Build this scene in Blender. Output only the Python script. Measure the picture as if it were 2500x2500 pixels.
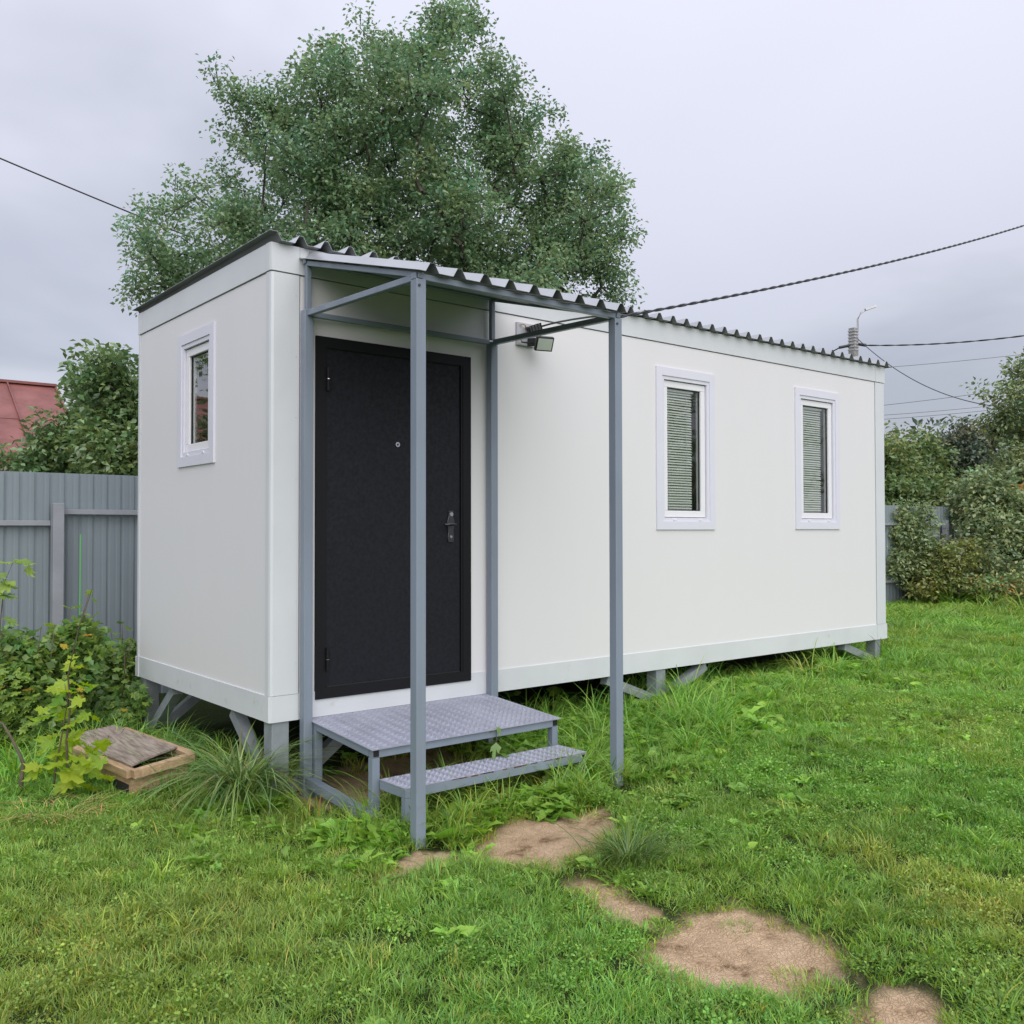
import bpy, bmesh, math, random
import numpy as np
from mathutils import Vector, Matrix, Euler
R = math.radians
for o in list(bpy.data.objects): bpy.data.objects.remove(o)
sc = bpy.context.scene
COL = sc.collection

# ------------------------------------------------------------------ camera
CAM = np.array([-2.1063, -4.5492, 1.3775]); YAW, PITCH, ROLL, FPX = 0.6837, 0.0207, -0.0017, 2307.8
def cam_axes():
    f = np.array([math.sin(YAW)*math.cos(PITCH), math.cos(YAW)*math.cos(PITCH), math.sin(PITCH)])
    r = np.array([math.cos(YAW), -math.sin(YAW), 0.0]); u = np.cross(r, f)
    return math.cos(ROLL)*r+math.sin(ROLL)*u, -math.sin(ROLL)*r+math.cos(ROLL)*u, f
cr, cu, cf = cam_axes()
cd = bpy.data.cameras.new('camera'); cam = bpy.data.objects.new('camera', cd); COL.objects.link(cam)
m = Matrix.Identity(4)
for i in range(3):
    m[i][0], m[i][1], m[i][2], m[i][3] = cr[i], cu[i], -cf[i], CAM[i]
cam.matrix_world = m
cd.sensor_width = 36.0; cd.sensor_fit = 'HORIZONTAL'; cd.lens = 36.0*FPX/2500.0
cd.clip_start = 0.05; cd.clip_end = 3000
sc.camera = cam
# ------------------------------------------------------------------ sky, sun, exposure
SUN_EL, SUN_AZ = R(36), math.atan2(-0.32, -0.78)     # azimuth from +Y towards +X of where the sun stands
w = bpy.data.worlds.new('World'); sc.world = w; w.use_nodes = True
nt = w.node_tree; nt.nodes.clear()
def wn(t, **k):
    n = nt.nodes.new(t)
    for a, b in k.items(): setattr(n, a, b)
    return n
out = wn('ShaderNodeOutputWorld'); bg = wn('ShaderNodeBackground'); bg2 = wn('ShaderNodeBackground'); addsh = wn('ShaderNodeAddShader')
sky = wn('ShaderNodeTexSky', sky_type='NISHITA', sun_disc=False); sky.sun_elevation = SUN_EL; sky.sun_rotation = SUN_AZ
bg2.inputs['Strength'].default_value = 0.012
tc = wn('ShaderNodeTexCoord'); sep = wn('ShaderNodeSeparateXYZ'); nt.links.new(tc.outputs['Generated'], sep.inputs[0])
zc = wn('ShaderNodeMath', operation='MAXIMUM'); nt.links.new(sep.outputs['Z'], zc.inputs[0]); zc.inputs[1].default_value = 0.0
za = wn('ShaderNodeMath', operation='ADD'); nt.links.new(zc.outputs[0], za.inputs[0]); za.inputs[1].default_value = 0.22
dv = wn('ShaderNodeVectorMath', operation='DIVIDE'); nt.links.new(tc.outputs['Generated'], dv.inputs[0])
cmb = wn('ShaderNodeCombineXYZ')
for k in range(3): nt.links.new(za.outputs[0], cmb.inputs[k])
nt.links.new(cmb.outputs[0], dv.inputs[1])
mp = wn('ShaderNodeMapping'); nt.links.new(dv.outputs[0], mp.inputs['Vector'])
mp.inputs['Location'].default_value = (3.1, 0.4, 0.0); mp.inputs['Scale'].default_value = (1, 1, 1.6)
nz = wn('ShaderNodeTexNoise'); nt.links.new(mp.outputs[0], nz.inputs['Vector'])
nz.inputs['Scale'].default_value = 0.75; nz.inputs['Detail'].default_value = 5; nz.inputs['Roughness'].default_value = 0.5; nz.inputs['Distortion'].default_value = 0.35
ramp = wn('ShaderNodeValToRGB'); nt.links.new(nz.outputs['Fac'], ramp.inputs['Fac'])
e = ramp.color_ramp.elements
e[0].position = 0.30; e[0].color = (0.46, 0.475, 0.55, 1)
e[1].position = 0.66; e[1].color = (0.67, 0.675, 0.775, 1)
mid = e.new(0.46); mid.color = (0.64, 0.645, 0.735, 1)
# overcast luminance: zenith brighter than horizon
cie = wn('ShaderNodeMath', operation='MULTIPLY_ADD'); nt.links.new(zc.outputs[0], cie.inputs[0]); cie.inputs[1].default_value = 1.15; cie.inputs[2].default_value = 0.76
sc1 = wn('ShaderNodeVectorMath', operation='SCALE'); nt.links.new(ramp.outputs['Color'], sc1.inputs[0])
clampc = wn('ShaderNodeMath', operation='MAXIMUM'); nt.links.new(cie.outputs[0], clampc.inputs[0]); clampc.inputs[1].default_value = 0.84
nt.links.new(clampc.outputs[0], sc1.inputs['Scale'])
nt.links.new(sc1.outputs[0], bg.inputs['Color']); bg.inputs['Strength'].default_value = 0.59
nt.links.new(sky.outputs['Color'], bg2.inputs['Color'])
nt.links.new(bg.outputs[0], addsh.inputs[0]); nt.links.new(bg2.outputs[0], addsh.inputs[1]); nt.links.new(addsh.outputs[0], out.inputs['Surface'])
sd = bpy.data.lights.new('sun', 'SUN'); sd.energy = 1.5; sd.angle = R(75); sd.color = (1.0, 0.97, 0.92)
so = bpy.data.objects.new('sun', sd); COL.objects.link(so)
sdir = Vector((math.sin(SUN_AZ)*math.cos(SUN_EL), math.cos(SUN_AZ)*math.cos(SUN_EL), math.sin(SUN_EL)))
so.rotation_euler = sdir.to_track_quat('Z', 'Y').to_euler(); so.location = (0, -6, 12)
vs = sc.view_settings; vs.view_transform = 'Standard'; vs.look = 'None'; vs.gamma = 1.0; vs.use_curve_mapping = False; vs.exposure = 0.68
sc.cycles.max_bounces = 8; sc.cycles.transparent_max_bounces = 16; sc.cycles.use_denoising = True

# ------------------------------------------------------------------ helpers
def at(px, py, depth):                        # a point `depth` metres into the scene along a sight line (2500 px frame)
    return CAM + depth*(cf + cr*(px-1250)/FPX + cu*(1250-py)/FPX)
def ss(t): t = np.clip(t, 0, 1); return t*t*(3-2*t)
def ground_z(x, y): return 0.19*ss((np.asarray(x, float)+0.3)/4.3) - 0.05*ss((-1.5-np.asarray(y, float))/2.5)
def srgb(r, g, b):
    return tuple((c/255/12.92 if c/255 <= .04045 else ((c/255+.055)/1.055)**2.4) for c in (r, g, b))
def link(o, parent=None):
    COL.objects.link(o); o.parent = parent; return o
def tag(o, label=None, cat=None, group=None, kind=None):
    if label: o['label'] = label
    if cat: o['category'] = cat
    if group: o['group'] = group
    if kind: o['kind'] = kind
    return o
def empty(name, loc, label, cat, group=None, rz=0.0):
    o = bpy.data.objects.new(name, None); o.location = loc; o.rotation_euler[2] = rz; o.empty_display_size = 0.1
    link(o); return tag(o, label, cat, group)
def np_mesh(name, V, F, mat, smooth=False, colors=None):
    """V (n,3), F list of equal-length faces as array (m,k)"""
    me = bpy.data.meshes.new(name); V = np.asarray(V, np.float32); F = np.asarray(F, np.int32); k = F.shape[1]
    me.vertices.add(len(V)); me.vertices.foreach_set('co', V.ravel())
    me.loops.add(F.size); me.loops.foreach_set('vertex_index', F.ravel())
    me.polygons.add(len(F)); me.polygons.foreach_set('loop_start', np.arange(0, F.size, k, dtype=np.int32))
    me.polygons.foreach_set('loop_total', np.full(len(F), k, np.int32))
    if smooth: me.polygons.foreach_set('use_smooth', np.ones(len(F), bool))
    if colors is not None:
        a = me.color_attributes.new('tint', 'FLOAT_COLOR', 'POINT')
        c = np.ones((len(V), 4), np.float32); c[:, :3] = colors; a.data.foreach_set('color', c.ravel())
    me.update(calc_edges=True); me.validate()
    if mat is not None: me.materials.append(mat)
    return me
class MB:
    def __init__(s): s.V = []; s.F = []
    def raw(s, vs, fs):
        n = len(s.V); s.V += [tuple(v) for v in vs]; s.F += [tuple(i+n for i in f) for f in fs]; return s
    def box(s, x0, x1, y0, y1, z0, z1):
        return s.raw([(x0,y0,z0),(x1,y0,z0),(x1,y1,z0),(x0,y1,z0),(x0,y0,z1),(x1,y0,z1),(x1,y1,z1),(x0,y1,z1)],
                     [(0,3,2,1),(4,5,6,7),(0,1,5,4),(1,2,6,5),(2,3,7,6),(3,0,4,7)])
    def bar(s, a, b, w, h=None, up=(0,0,1)):
        a, b = Vector(a), Vector(b); h = h or w; d = (b-a).normalized(); u = Vector(up)
        if abs(d.dot(u)) > .98: u = Vector((0,1,0))
        r = d.cross(u).normalized(); u = r.cross(d).normalized(); vs = []
        for p in (a, b):
            for i, j in ((-1,-1),(1,-1),(1,1),(-1,1)): vs.append(p+r*(i*w/2)+u*(j*h/2))
        return s.raw(vs, [(0,3,2,1),(4,5,6,7),(0,1,5,4),(1,2,6,5),(2,3,7,6),(3,0,4,7)])
    def tube(s, pts, rad, n=8, cap=True):
        pts = [Vector(p) for p in pts]; rads = rad if isinstance(rad, (list, tuple)) else [rad]*len(pts); vs = []; fs = []
        ref = Vector((0,0,1))
        for i, p in enumerate(pts):
            d = (pts[min(i+1, len(pts)-1)]-pts[max(i-1, 0)]).normalized()
            u = ref if abs(d.dot(ref)) < .95 else Vector((1,0,0))
            r = d.cross(u).normalized(); u = r.cross(d)
            for k in range(n):
                a = 2*math.pi*k/n; vs.append(p+(r*math.cos(a)+u*math.sin(a))*rads[i])
        for i in range(len(pts)-1):
            for k in range(n):
                a, b = i*n+k, i*n+(k+1) % n; fs.append((a, b, b+n, a+n))
        if cap: fs.append(tuple(range(n-1, -1, -1))); fs.append(tuple(range((len(pts)-1)*n, len(pts)*n)))
        return s.raw(vs, fs)
    def disc_y(s, c, r, y0, y1, n=16):        # short cylinder along y
        x, z = c; return s.tube([(x, y0, z), (x, y1, z)], r, n)
    def build(s, name, mat, parent=None, bevel=0.0, smooth=False, loc=None):
        me = bpy.data.meshes.new(name); me.from_pydata(s.V, [], s.F); me.update()
        if mat: me.materials.append(mat)
        bm = bmesh.new(); bm.from_mesh(me); bmesh.ops.recalc_face_normals(bm, faces=bm.faces)
        if bevel: bmesh.ops.bevel(bm, geom=list(bm.edges), offset=bevel, segments=2, profile=.5, affect='EDGES', clamp_overlap=True)
        bm.to_mesh(me); bm.free()
        if smooth: me.polygons.foreach_set('use_smooth', [True]*len(me.polygons))
        o = bpy.data.objects.new(name, me)
        if loc is not None: o.location = loc
        return link(o, parent)
def inst(me, name, parent, loc=(0,0,0), rot=(0,0,0), scale=(1,1,1)):
    o = bpy.data.objects.new(name, me); o.location = loc; o.rotation_euler = rot; o.scale = scale
    return link(o, parent)

# ------------------------------------------------------------------ materials
def mat(name, col, rough=.5, metal=0.0, spec=.5, var=0.0, vscale=4.0, bump=0.0, bscale=60.0, col2=None, stretch=(1,1,1), rvar=0.0, bdist=.01):
    M = bpy.data.materials.new(name); M.use_nodes = True; t = M.node_tree; b = t.nodes['Principled BSDF']
    b.inputs['Base Color'].default_value = (*col, 1); b.inputs['Roughness'].default_value = rough; b.inputs['Metallic'].default_value = metal
    b.inputs['Specular IOR Level'].default_value = spec
    tcn = t.nodes.new('ShaderNodeTexCoord'); mpn = t.nodes.new('ShaderNodeMapping'); mpn.inputs['Scale'].default_value = stretch
    t.links.new(tcn.outputs['Object'], mpn.inputs['Vector'])
    if var or col2 or rvar:
        n = t.nodes.new('ShaderNodeTexNoise'); n.inputs['Scale'].default_value = vscale; n.inputs['Detail'].default_value = 6; n.inputs['Roughness'].default_value = .6
        t.links.new(mpn.outputs[0], n.inputs['Vector'])
        if var or col2:
            mx = t.nodes.new('ShaderNodeMix'); mx.data_type = 'RGBA'
            c2 = col2 or tuple(max(0, c*(1-var)) for c in col); c1 = col if col2 else tuple(c*(1+var*.5) for c in col)
            rp = t.nodes.new('ShaderNodeMapRange'); rp.inputs['From Min'].default_value = .35; rp.inputs['From Max'].default_value = .65
            t.links.new(n.outputs['Fac'], rp.inputs['Value']); t.links.new(rp.outputs[0], mx.inputs['Factor'])
            mx.inputs[6].default_value = (*c1, 1); mx.inputs[7].default_value = (*c2, 1); t.links.new(mx.outputs[2], b.inputs['Base Color'])
        if rvar:
            rr = t.nodes.new('ShaderNodeMapRange'); rr.inputs['From Min'].default_value = .3; rr.inputs['From Max'].default_value = .7
            rr.inputs['To Min'].default_value = rough-rvar; rr.inputs['To Max'].default_value = rough+rvar
            t.links.new(n.outputs['Fac'], rr.inputs['Value']); t.links.new(rr.outputs[0], b.inputs['Roughness'])
    if bump:
        n2 = t.nodes.new('ShaderNodeTexNoise'); n2.inputs['Scale'].default_value = bscale; n2.inputs['Detail'].default_value = 4
        t.links.new(mpn.outputs[0], n2.inputs['Vector'])
        bp = t.nodes.new('ShaderNodeBump'); bp.inputs['Strength'].default_value = bump; bp.inputs['Distance'].default_value = bdist
        t.links.new(n2.outputs['Fac'], bp.inputs['Height']); t.links.new(bp.outputs[0], b.inputs['Normal'])
    return M
def chips(Mx, col=(.16,.075,.04), scale=38, thr=.70, soft=.03):
    t = Mx.node_tree; b = t.nodes['Principled BSDF']; tcn = t.nodes.new('ShaderNodeTexCoord'); n = t.nodes.new('ShaderNodeTexNoise'); n.inputs['Scale'].default_value = scale; n.inputs['Detail'].default_value = 5; n.inputs['Roughness'].default_value = .65
    t.links.new(tcn.outputs['Object'], n.inputs['Vector']); r = t.nodes.new('ShaderNodeMapRange'); r.inputs['From Min'].default_value = thr; r.inputs['From Max'].default_value = thr+soft; t.links.new(n.outputs['Fac'], r.inputs['Value'])
    mx = t.nodes.new('ShaderNodeMix'); mx.data_type = 'RGBA'; t.links.new(r.outputs[0], mx.inputs['Factor']); old = b.inputs['Base Color']
    if old.links: t.links.new(old.links[0].from_socket, mx.inputs[6])
    else: mx.inputs[6].default_value = old.default_value
    mx.inputs[7].default_value = (*col, 1); t.links.new(mx.outputs[2], old); return Mx
def leaf_mat(name, col, trans=.35, gloss=.10, grough=.4, attr='tint', atype='GEOMETRY'):
    """foliage: diffuse + translucent + a little gloss; colour = col * per-leaf tint"""
    M = bpy.data.materials.new(name); M.use_nodes = True; t = M.node_tree; t.nodes.clear()
    o = t.nodes.new('ShaderNodeOutputMaterial'); d = t.nodes.new('ShaderNodeBsdfDiffuse'); tr = t.nodes.new('ShaderNodeBsdfTranslucent')
    g = t.nodes.new('ShaderNodeBsdfGlossy'); g.inputs['Roughness'].default_value = grough; g.inputs['Color'].default_value = (.8,.85,.9,1)
    a = t.nodes.new('ShaderNodeAttribute'); a.attribute_name = attr; a.attribute_type = atype
    mu = t.nodes.new('ShaderNodeMix'); mu.data_type = 'RGBA'; mu.blend_type = 'MULTIPLY'; mu.inputs['Factor'].default_value = 1
    mu.inputs[6].default_value = (*col, 1); t.links.new(a.outputs['Color'], mu.inputs[7])
    m1 = t.nodes.new('ShaderNodeMixShader'); m1.inputs[0].default_value = trans
    m2 = t.nodes.new('ShaderNodeMixShader'); m2.inputs[0].default_value = gloss*.5
    sat = t.nodes.new('ShaderNodeHueSaturation'); sat.inputs['Saturation'].default_value = 1.1; sat.inputs['Value'].default_value = 1.25
    t.links.new(mu.outputs[2], d.inputs['Color']); t.links.new(mu.outputs[2], sat.inputs['Color']); t.links.new(sat.outputs[0], tr.inputs['Color'])
    t.links.new(d.outputs[0], m1.inputs[1]); t.links.new(tr.outputs[0], m1.inputs[2]); t.links.new(m1.outputs[0], m2.inputs[1]); t.links.new(g.outputs[0], m2.inputs[2])
    t.links.new(m2.outputs[0], o.inputs['Surface'])
    return M
M = {}
M['panel'] = mat('panel_paint', (.715,.708,.722), .42, col2=(.70,.694,.705), vscale=2.2, bump=.05, bscale=2.5, bdist=.02, rvar=.08, stretch=(1,1,.18))
M['flash'] = mat('flashing_paint', (.615,.64,.665), .36, var=.04, vscale=2.5, bump=.02, bscale=7, bdist=.02)
M['trim'] = chips(mat('bottom_trim_paint', (.615,.64,.665), .4, var=.05, vscale=2.5, bump=.02, bscale=7, bdist=.02), (.50,.49,.45), 9, .62, .14)
M['pvc'] = mat('window_plastic', (.68,.68,.76), .35, var=.02)
M['pvc2'] = mat('sash_plastic', (.77,.77,.80), .3, var=.02)
M['seal'] = mat('rubber_seal', (.02,.02,.022), .7)
M['door'] = mat('door_powder_coat', (.0075,.0085,.0135), .6, spec=.3, var=.4, vscale=45, bump=.35, bscale=160, bdist=.002, rvar=.1)
chips(M['door'], (.06,.06,.065), 60, .72)
M['doorf'] = mat('door_frame_coat', (.007,.007,.009), .55, spec=.25, bump=.2, bscale=160, bdist=.002)
M['chrome'] = mat('worn_chrome', (.55,.56,.58), .25, metal=1.0)
M['dchrome'] = mat('dark_chrome', (.10,.10,.11), .3, metal=.9)
M['steel'] = mat('grey_enamel', (.215,.255,.315), .45, var=.10, vscale=6, bump=.06, bscale=40, bdist=.004, rvar=.1, stretch=(1,1,.25))
chips(M['steel'], scale=30, thr=.71)
M['foot'] = mat('foot_enamel', (.25,.275,.30), .55, var=.2, vscale=7, bump=.1, bscale=50)
M['plate'] = mat('tread_plate_paint', (.33,.345,.415), .42, var=.14, vscale=5, bump=.05, bscale=60, rvar=.1)
chips(M['plate'], scale=26, thr=.69); chips(M['foot'], scale=22, thr=.68)
M['rust'] = mat('rust', (.13,.055,.025), .85, var=.5, vscale=30, bump=.3, bscale=90)
M['dark'] = mat('dark_void', (.01,.01,.01), .8)
M['roof'] = mat('coated_roof_sheet', (.46,.475,.50), .33, metal=.35, var=.08, vscale=3, rvar=.08)
M['roofu'] = mat('sheet_underside_primer', (.20,.21,.22), .55, var=.15, vscale=4)
M['fence'] = mat('fence_sheet_paint', (.205,.245,.27), .5, var=.08, vscale=2.2, rvar=.08)
M['fencep'] = mat('fence_post_paint', (.29,.305,.335), .55, var=.12, vscale=5)
M['inside'] = mat('interior_panel', (.42,.40,.36), .7)
M['slat'] = mat('blind_slat', (.74,.74,.68), .5)
M['conc'] = mat('weathered_concrete', (.30,.29,.28), .9, var=.3, vscale=9, bump=.4, bscale=40)
M['cable'] = mat('cable_sheath', (.03,.032,.036), .5)
M['black'] = mat('black_plastic', (.015,.015,.017), .4)
M['led'] = mat('led_glass', (.55,.60,.55), .15)
M['galv'] = mat('galvanised_box', (.50,.51,.54), .4, metal=.3, var=.15, vscale=12)
M['bark'] = mat('bark', (.075,.062,.050), .9, var=.4, vscale=8, bump=.6, bscale=30, stretch=(1,1,.25))
M['twig'] = mat('twig_bark', (.13,.10,.07), .85, var=.35, vscale=15)
M['redroof'] = mat('faded_red_roof', (.235,.085,.075), .6, var=.22, vscale=3.5, stretch=(1,1,1), rvar=.1)
M['wood'] = mat('pale_batten_wood', (.46,.31,.185), .8, var=.3, vscale=10, bump=.3, bscale=50, stretch=(4,.5,4))
M['ply'] = mat('weathered_plywood', (.37,.31,.26), .85, col2=(.17,.13,.105), vscale=11, bump=.7, bscale=20, stretch=(6,.55,6), bdist=.006)
M['brick'] = mat('house_wall', (.35,.30,.26), .9, var=.2, vscale=6)

def glass_mat():
    G = bpy.data.materials.new('window_glass'); G.use_nodes = True; t = G.node_tree; t.nodes.clear()
    o = t.nodes.new('ShaderNodeOutputMaterial'); tr = t.nodes.new('ShaderNodeBsdfTransparent'); tr.inputs[0].default_value = (.80,.86,.83,1)
    g = t.nodes.new('ShaderNodeBsdfGlossy'); g.inputs['Roughness'].default_value = .015; lw = t.nodes.new('ShaderNodeLayerWeight'); lw.inputs['Blend'].default_value = .5; fr = t.nodes.new('ShaderNodeMath'); fr.operation = 'POWER'; fr.inputs[1].default_value = 5; t.links.new(lw.outputs['Facing'], fr.inputs[0]); sch = t.nodes.new('ShaderNodeMath'); sch.operation = 'MULTIPLY_ADD'; sch.inputs[1].default_value = .955; sch.inputs[2].default_value = .045; t.links.new(fr.outputs[0], sch.inputs[0])
    mu = t.nodes.new('ShaderNodeMath'); mu.operation = 'MULTIPLY'; mu.inputs[1].default_value = 3.0; mu.use_clamp = True   # two panes of a sealed unit
    nn = t.nodes.new('ShaderNodeTexNoise'); nn.inputs['Scale'].default_value = 3.0; bp = t.nodes.new('ShaderNodeBump'); bp.inputs['Strength'].default_value = .03; bp.inputs['Distance'].default_value = .01
    t.links.new(nn.outputs['Fac'], bp.inputs['Height']); t.links.new(bp.outputs[0], g.inputs['Normal'])
    mx = t.nodes.new('ShaderNodeMixShader'); t.links.new(sch.outputs[0], mu.inputs[0]); t.links.new(mu.outputs[0], mx.inputs[0])
    t.links.new(tr.outputs[0], mx.inputs[1]); t.links.new(g.outputs[0], mx.inputs[2]); t.links.new(mx.outputs[0], o.inputs['Surface'])
    return G
M['glass'] = glass_mat()

# ------------------------------------------------------------------ ground
P1 = [(0.375,-1.199),(0.60,-1.085),(0.888,-1.125),(1.081,-1.266),(1.00,-1.46),(0.785,-1.605),(0.483,-1.635),(0.345,-1.44)]
P2 = [(-0.109,-1.297),(0.036,-1.199),(0.143,-1.197),(0.203,-1.259),(0.116,-1.353),(-0.006,-1.343),(-0.127,-1.358)]
P3 = [(0.428,-1.824),(0.519,-1.834),(0.481,-2.044),(0.474,-2.178),(0.389,-2.223),(0.344,-2.123)]
P4 = [(0.273,-2.331),(0.365,-2.355),(0.603,-2.321),(0.748,-2.351),(0.742,-2.472),(0.713,-2.665),(0.675,-2.790),(0.531,-2.825),(0.350,-2.815),(0.300,-2.720),(0.200,-2.589),(0.212,-2.446)]
P5 = [(0.330,-3.075),(0.477,-3.045),(0.640,-3.010),(0.655,-3.10),(0.577,-3.238),(0.40,-3.3),(0.28,-3.2)]
PU = [(0.05,0.10),(0.20,0.30),(1.30,0.30),(1.15,-0.25),(0.75,-0.45),(0.22,-0.52),(0.12,-0.2)]      # bare earth under the steps
def sdist(P, X, Y):
    P = np.array(P); d = np.full(X.shape, 1e9); ins = np.zeros(X.shape, bool); n = len(P)
    for i in range(n):
        a, b = P[i], P[(i+1) % n]; ab = b-a; t = np.clip(((X-a[0])*ab[0]+(Y-a[1])*ab[1])/(ab@ab), 0, 1)
        d = np.minimum(d, np.hypot(X-a[0]-t*ab[0], Y-a[1]-t*ab[1]))
        c = ((a[1] > Y) != (b[1] > Y)) & (X < (b[0]-a[0])*(Y-a[1])/(b[1]-a[1]+1e-12)+a[0]); ins ^= c
    return np.where(ins, -d, d)
rng0 = np.random.default_rng(5)
def vnoise(X, Y, scale, seed):
    r = np.random.default_rng(seed); T = r.random((64, 64)); x, y = X*scale, Y*scale
    xi, yi = np.floor(x).astype(int), np.floor(y).astype(int); fx, fy = ss(x-xi), ss(y-yi)
    g = lambda i, j: T[i % 64, j % 64]
    return (g(xi,yi)*(1-fx)+g(xi+1,yi)*fx)*(1-fy)+(g(xi,yi+1)*(1-fx)+g(xi+1,yi+1)*fx)*fy
def fbm(X, Y, scale, seed): return .55*vnoise(X,Y,scale,seed)+.3*vnoise(X,Y,scale*2.1,seed+1)+.15*vnoise(X,Y,scale*4.3,seed+2)
def bare(X, Y):
    """0 = turf, 1 = bare soil"""
    n = (fbm(X, Y, 7, 11)-.5)*.12+(fbm(X, Y, 30, 14)-.5)*.06
    b = np.zeros(X.shape)
    for P in (P1, P2, P3, P4, P5): b = np.maximum(b, ss((.066-(sdist(P, X, Y)+n))/.08))
    b = np.maximum(b, .9*ss((.04-(sdist(PU, X, Y)+n))/.10))
    return b
def ground_fine(X, Y):
    s = sum(np.clip(.10-sdist(P, X, Y), 0, .10) for P in (P1, P3, P4, P5))
    return ground_z(X, Y) + (fbm(X, Y, 2.2, 31)-.5)*.03 - s*.22 + (fbm(X, Y, 14, 33)-.5)*.012
def lines(segs):
    o = []
    for a, b, st in segs: o.append(np.arange(a, b-1e-6, st))
    return np.concatenate(o+[np.array([segs[-1][1]])])
gx = lines([(-400,-40,60),(-40,-8,4),(-8,-1.4,.22),(-1.4,2.2,.035),(2.2,8,.16),(8,24,.5),(24,60,6),(60,700,80)])
gy = lines([(-400,-40,60),(-40,-7,3),(-7,-3.6,.16),(-3.6,.7,.035),(.7,4.5,.2),(4.5,24,1.2),(24,60,6),(60,700,80)])
GX, GY = np.meshgrid(gx, gy); GZ = ground_fine(GX, GY)
V = np.stack([GX, GY, GZ], -1).reshape(-1, 3); nx, ny = len(gx), len(gy)
ii = (np.arange(ny-1)[:, None]*nx+np.arange(nx-1)[None]).ravel(); F = np.stack([ii, ii+1, ii+1+nx, ii+nx], 1)
gm = bpy.data.materials.new('soil_and_turf'); gm.use_nodes = True; t = gm.node_tree; b = t.nodes['Principled BSDF']; b.inputs['Roughness'].default_value = .95; b.inputs['Specular IOR Level'].default_value = .15
def tn(t, ty, **k):
    n = t.nodes.new(ty)
    for a, v in k.items(): setattr(n, a, v)
    return n
tcg = tn(t, 'ShaderNodeTexCoord')
n1 = tn(t, 'ShaderNodeTexNoise'); n1.inputs['Scale'].default_value = 7; n1.inputs['Detail'].default_value = 8; n1.inputs['Roughness'].default_value = .65
n2 = tn(t, 'ShaderNodeTexNoise'); n2.inputs['Scale'].default_value = 70; n2.inputs['Detail'].default_value = 5
vo = tn(t, 'ShaderNodeTexVoronoi', feature='DISTANCE_TO_EDGE'); vo.inputs['Scale'].default_value = 62
wp = tn(t, 'ShaderNodeVectorMath', operation='MULTIPLY_ADD'); wp.inputs[1].default_value = (.2,.2,.2)
t.links.new(tcg.outputs['Object'], n1.inputs['Vector']); t.links.new(tcg.outputs['Object'], n2.inputs['Vector'])
nw = tn(t, 'ShaderNodeTexNoise'); nw.inputs['Scale'].default_value = 12; t.links.new(tcg.outputs['Object'], nw.inputs['Vector'])
t.links.new(nw.outputs['Color'], wp.inputs[0]); t.links.new(tcg.outputs['Object'], wp.inputs[2]); t.links.new(wp.outputs[0], vo.inputs['Vector'])
soil = tn(t, 'ShaderNodeValToRGB'); t.links.new(n1.outputs['Fac'], soil.inputs['Fac'])
q = soil.color_ramp.elements; q[0].position = .33; q[0].color = (.20,.125,.070,1); q[1].position = .60; q[1].color = (.56,.405,.265,1); qq = q.new(.43); qq.color = (.45,.315,.195,1)
turf = tn(t, 'ShaderNodeValToRGB'); t.links.new(n2.outputs['Fac'], turf.inputs['Fac'])
q = turf.color_ramp.elements; q[0].position = .35; q[0].color = (.022,.034,.010,1); q[1].position = .7; q[1].color = (.050,.075,.020,1)
at1 = tn(t, 'ShaderNodeAttribute', attribute_name='bare')
mxg = tn(t, 'ShaderNodeMix', data_type='RGBA'); t.links.new(at1.outputs['Fac'], mxg.inputs['Factor']); t.links.new(turf.outputs[0], mxg.inputs[6]); t.links.new(soil.outputs[0], mxg.inputs[7])
t.links.new(mxg.outputs[2], b.inputs['Base Color'])
crk = tn(t, 'ShaderNodeMapRange'); crk.inputs['From Min'].default_value = 0; crk.inputs['From Max'].default_value = .12; t.links.new(vo.outputs['Distance'], crk.inputs['Value'])
crn = tn(t, 'ShaderNodeMath', operation='MULTIPLY_ADD'); t.links.new(n2.outputs['Fac'], crn.inputs[0]); crn.inputs[1].default_value = .9; t.links.new(crk.outputs[0], crn.inputs[2])
crm = tn(t, 'ShaderNodeMath', operation='MULTIPLY_ADD'); t.links.new(n1.outputs['Fac'], crm.inputs[0]); crm.inputs[1].default_value = 2.8; t.links.new(crn.outputs[0], crm.inputs[2])
bpg = tn(t, 'ShaderNodeBump'); bpg.inputs['Strength'].default_value = .75; bpg.inputs['Distance'].default_value = .006; t.links.new(crm.outputs[0], bpg.inputs['Height']); t.links.new(bpg.outputs[0], b.inputs['Normal'])
gme = np_mesh('ground', V, F, gm, smooth=True)
ga = gme.attributes.new('bare', 'FLOAT', 'POINT'); ga.data.foreach_set('value', bare(V[:,0], V[:,1]).astype(np.float32))
tag(link(bpy.data.objects.new('ground', gme)), 'lawn earth with bare trodden soil patches', kind='structure')

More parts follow.
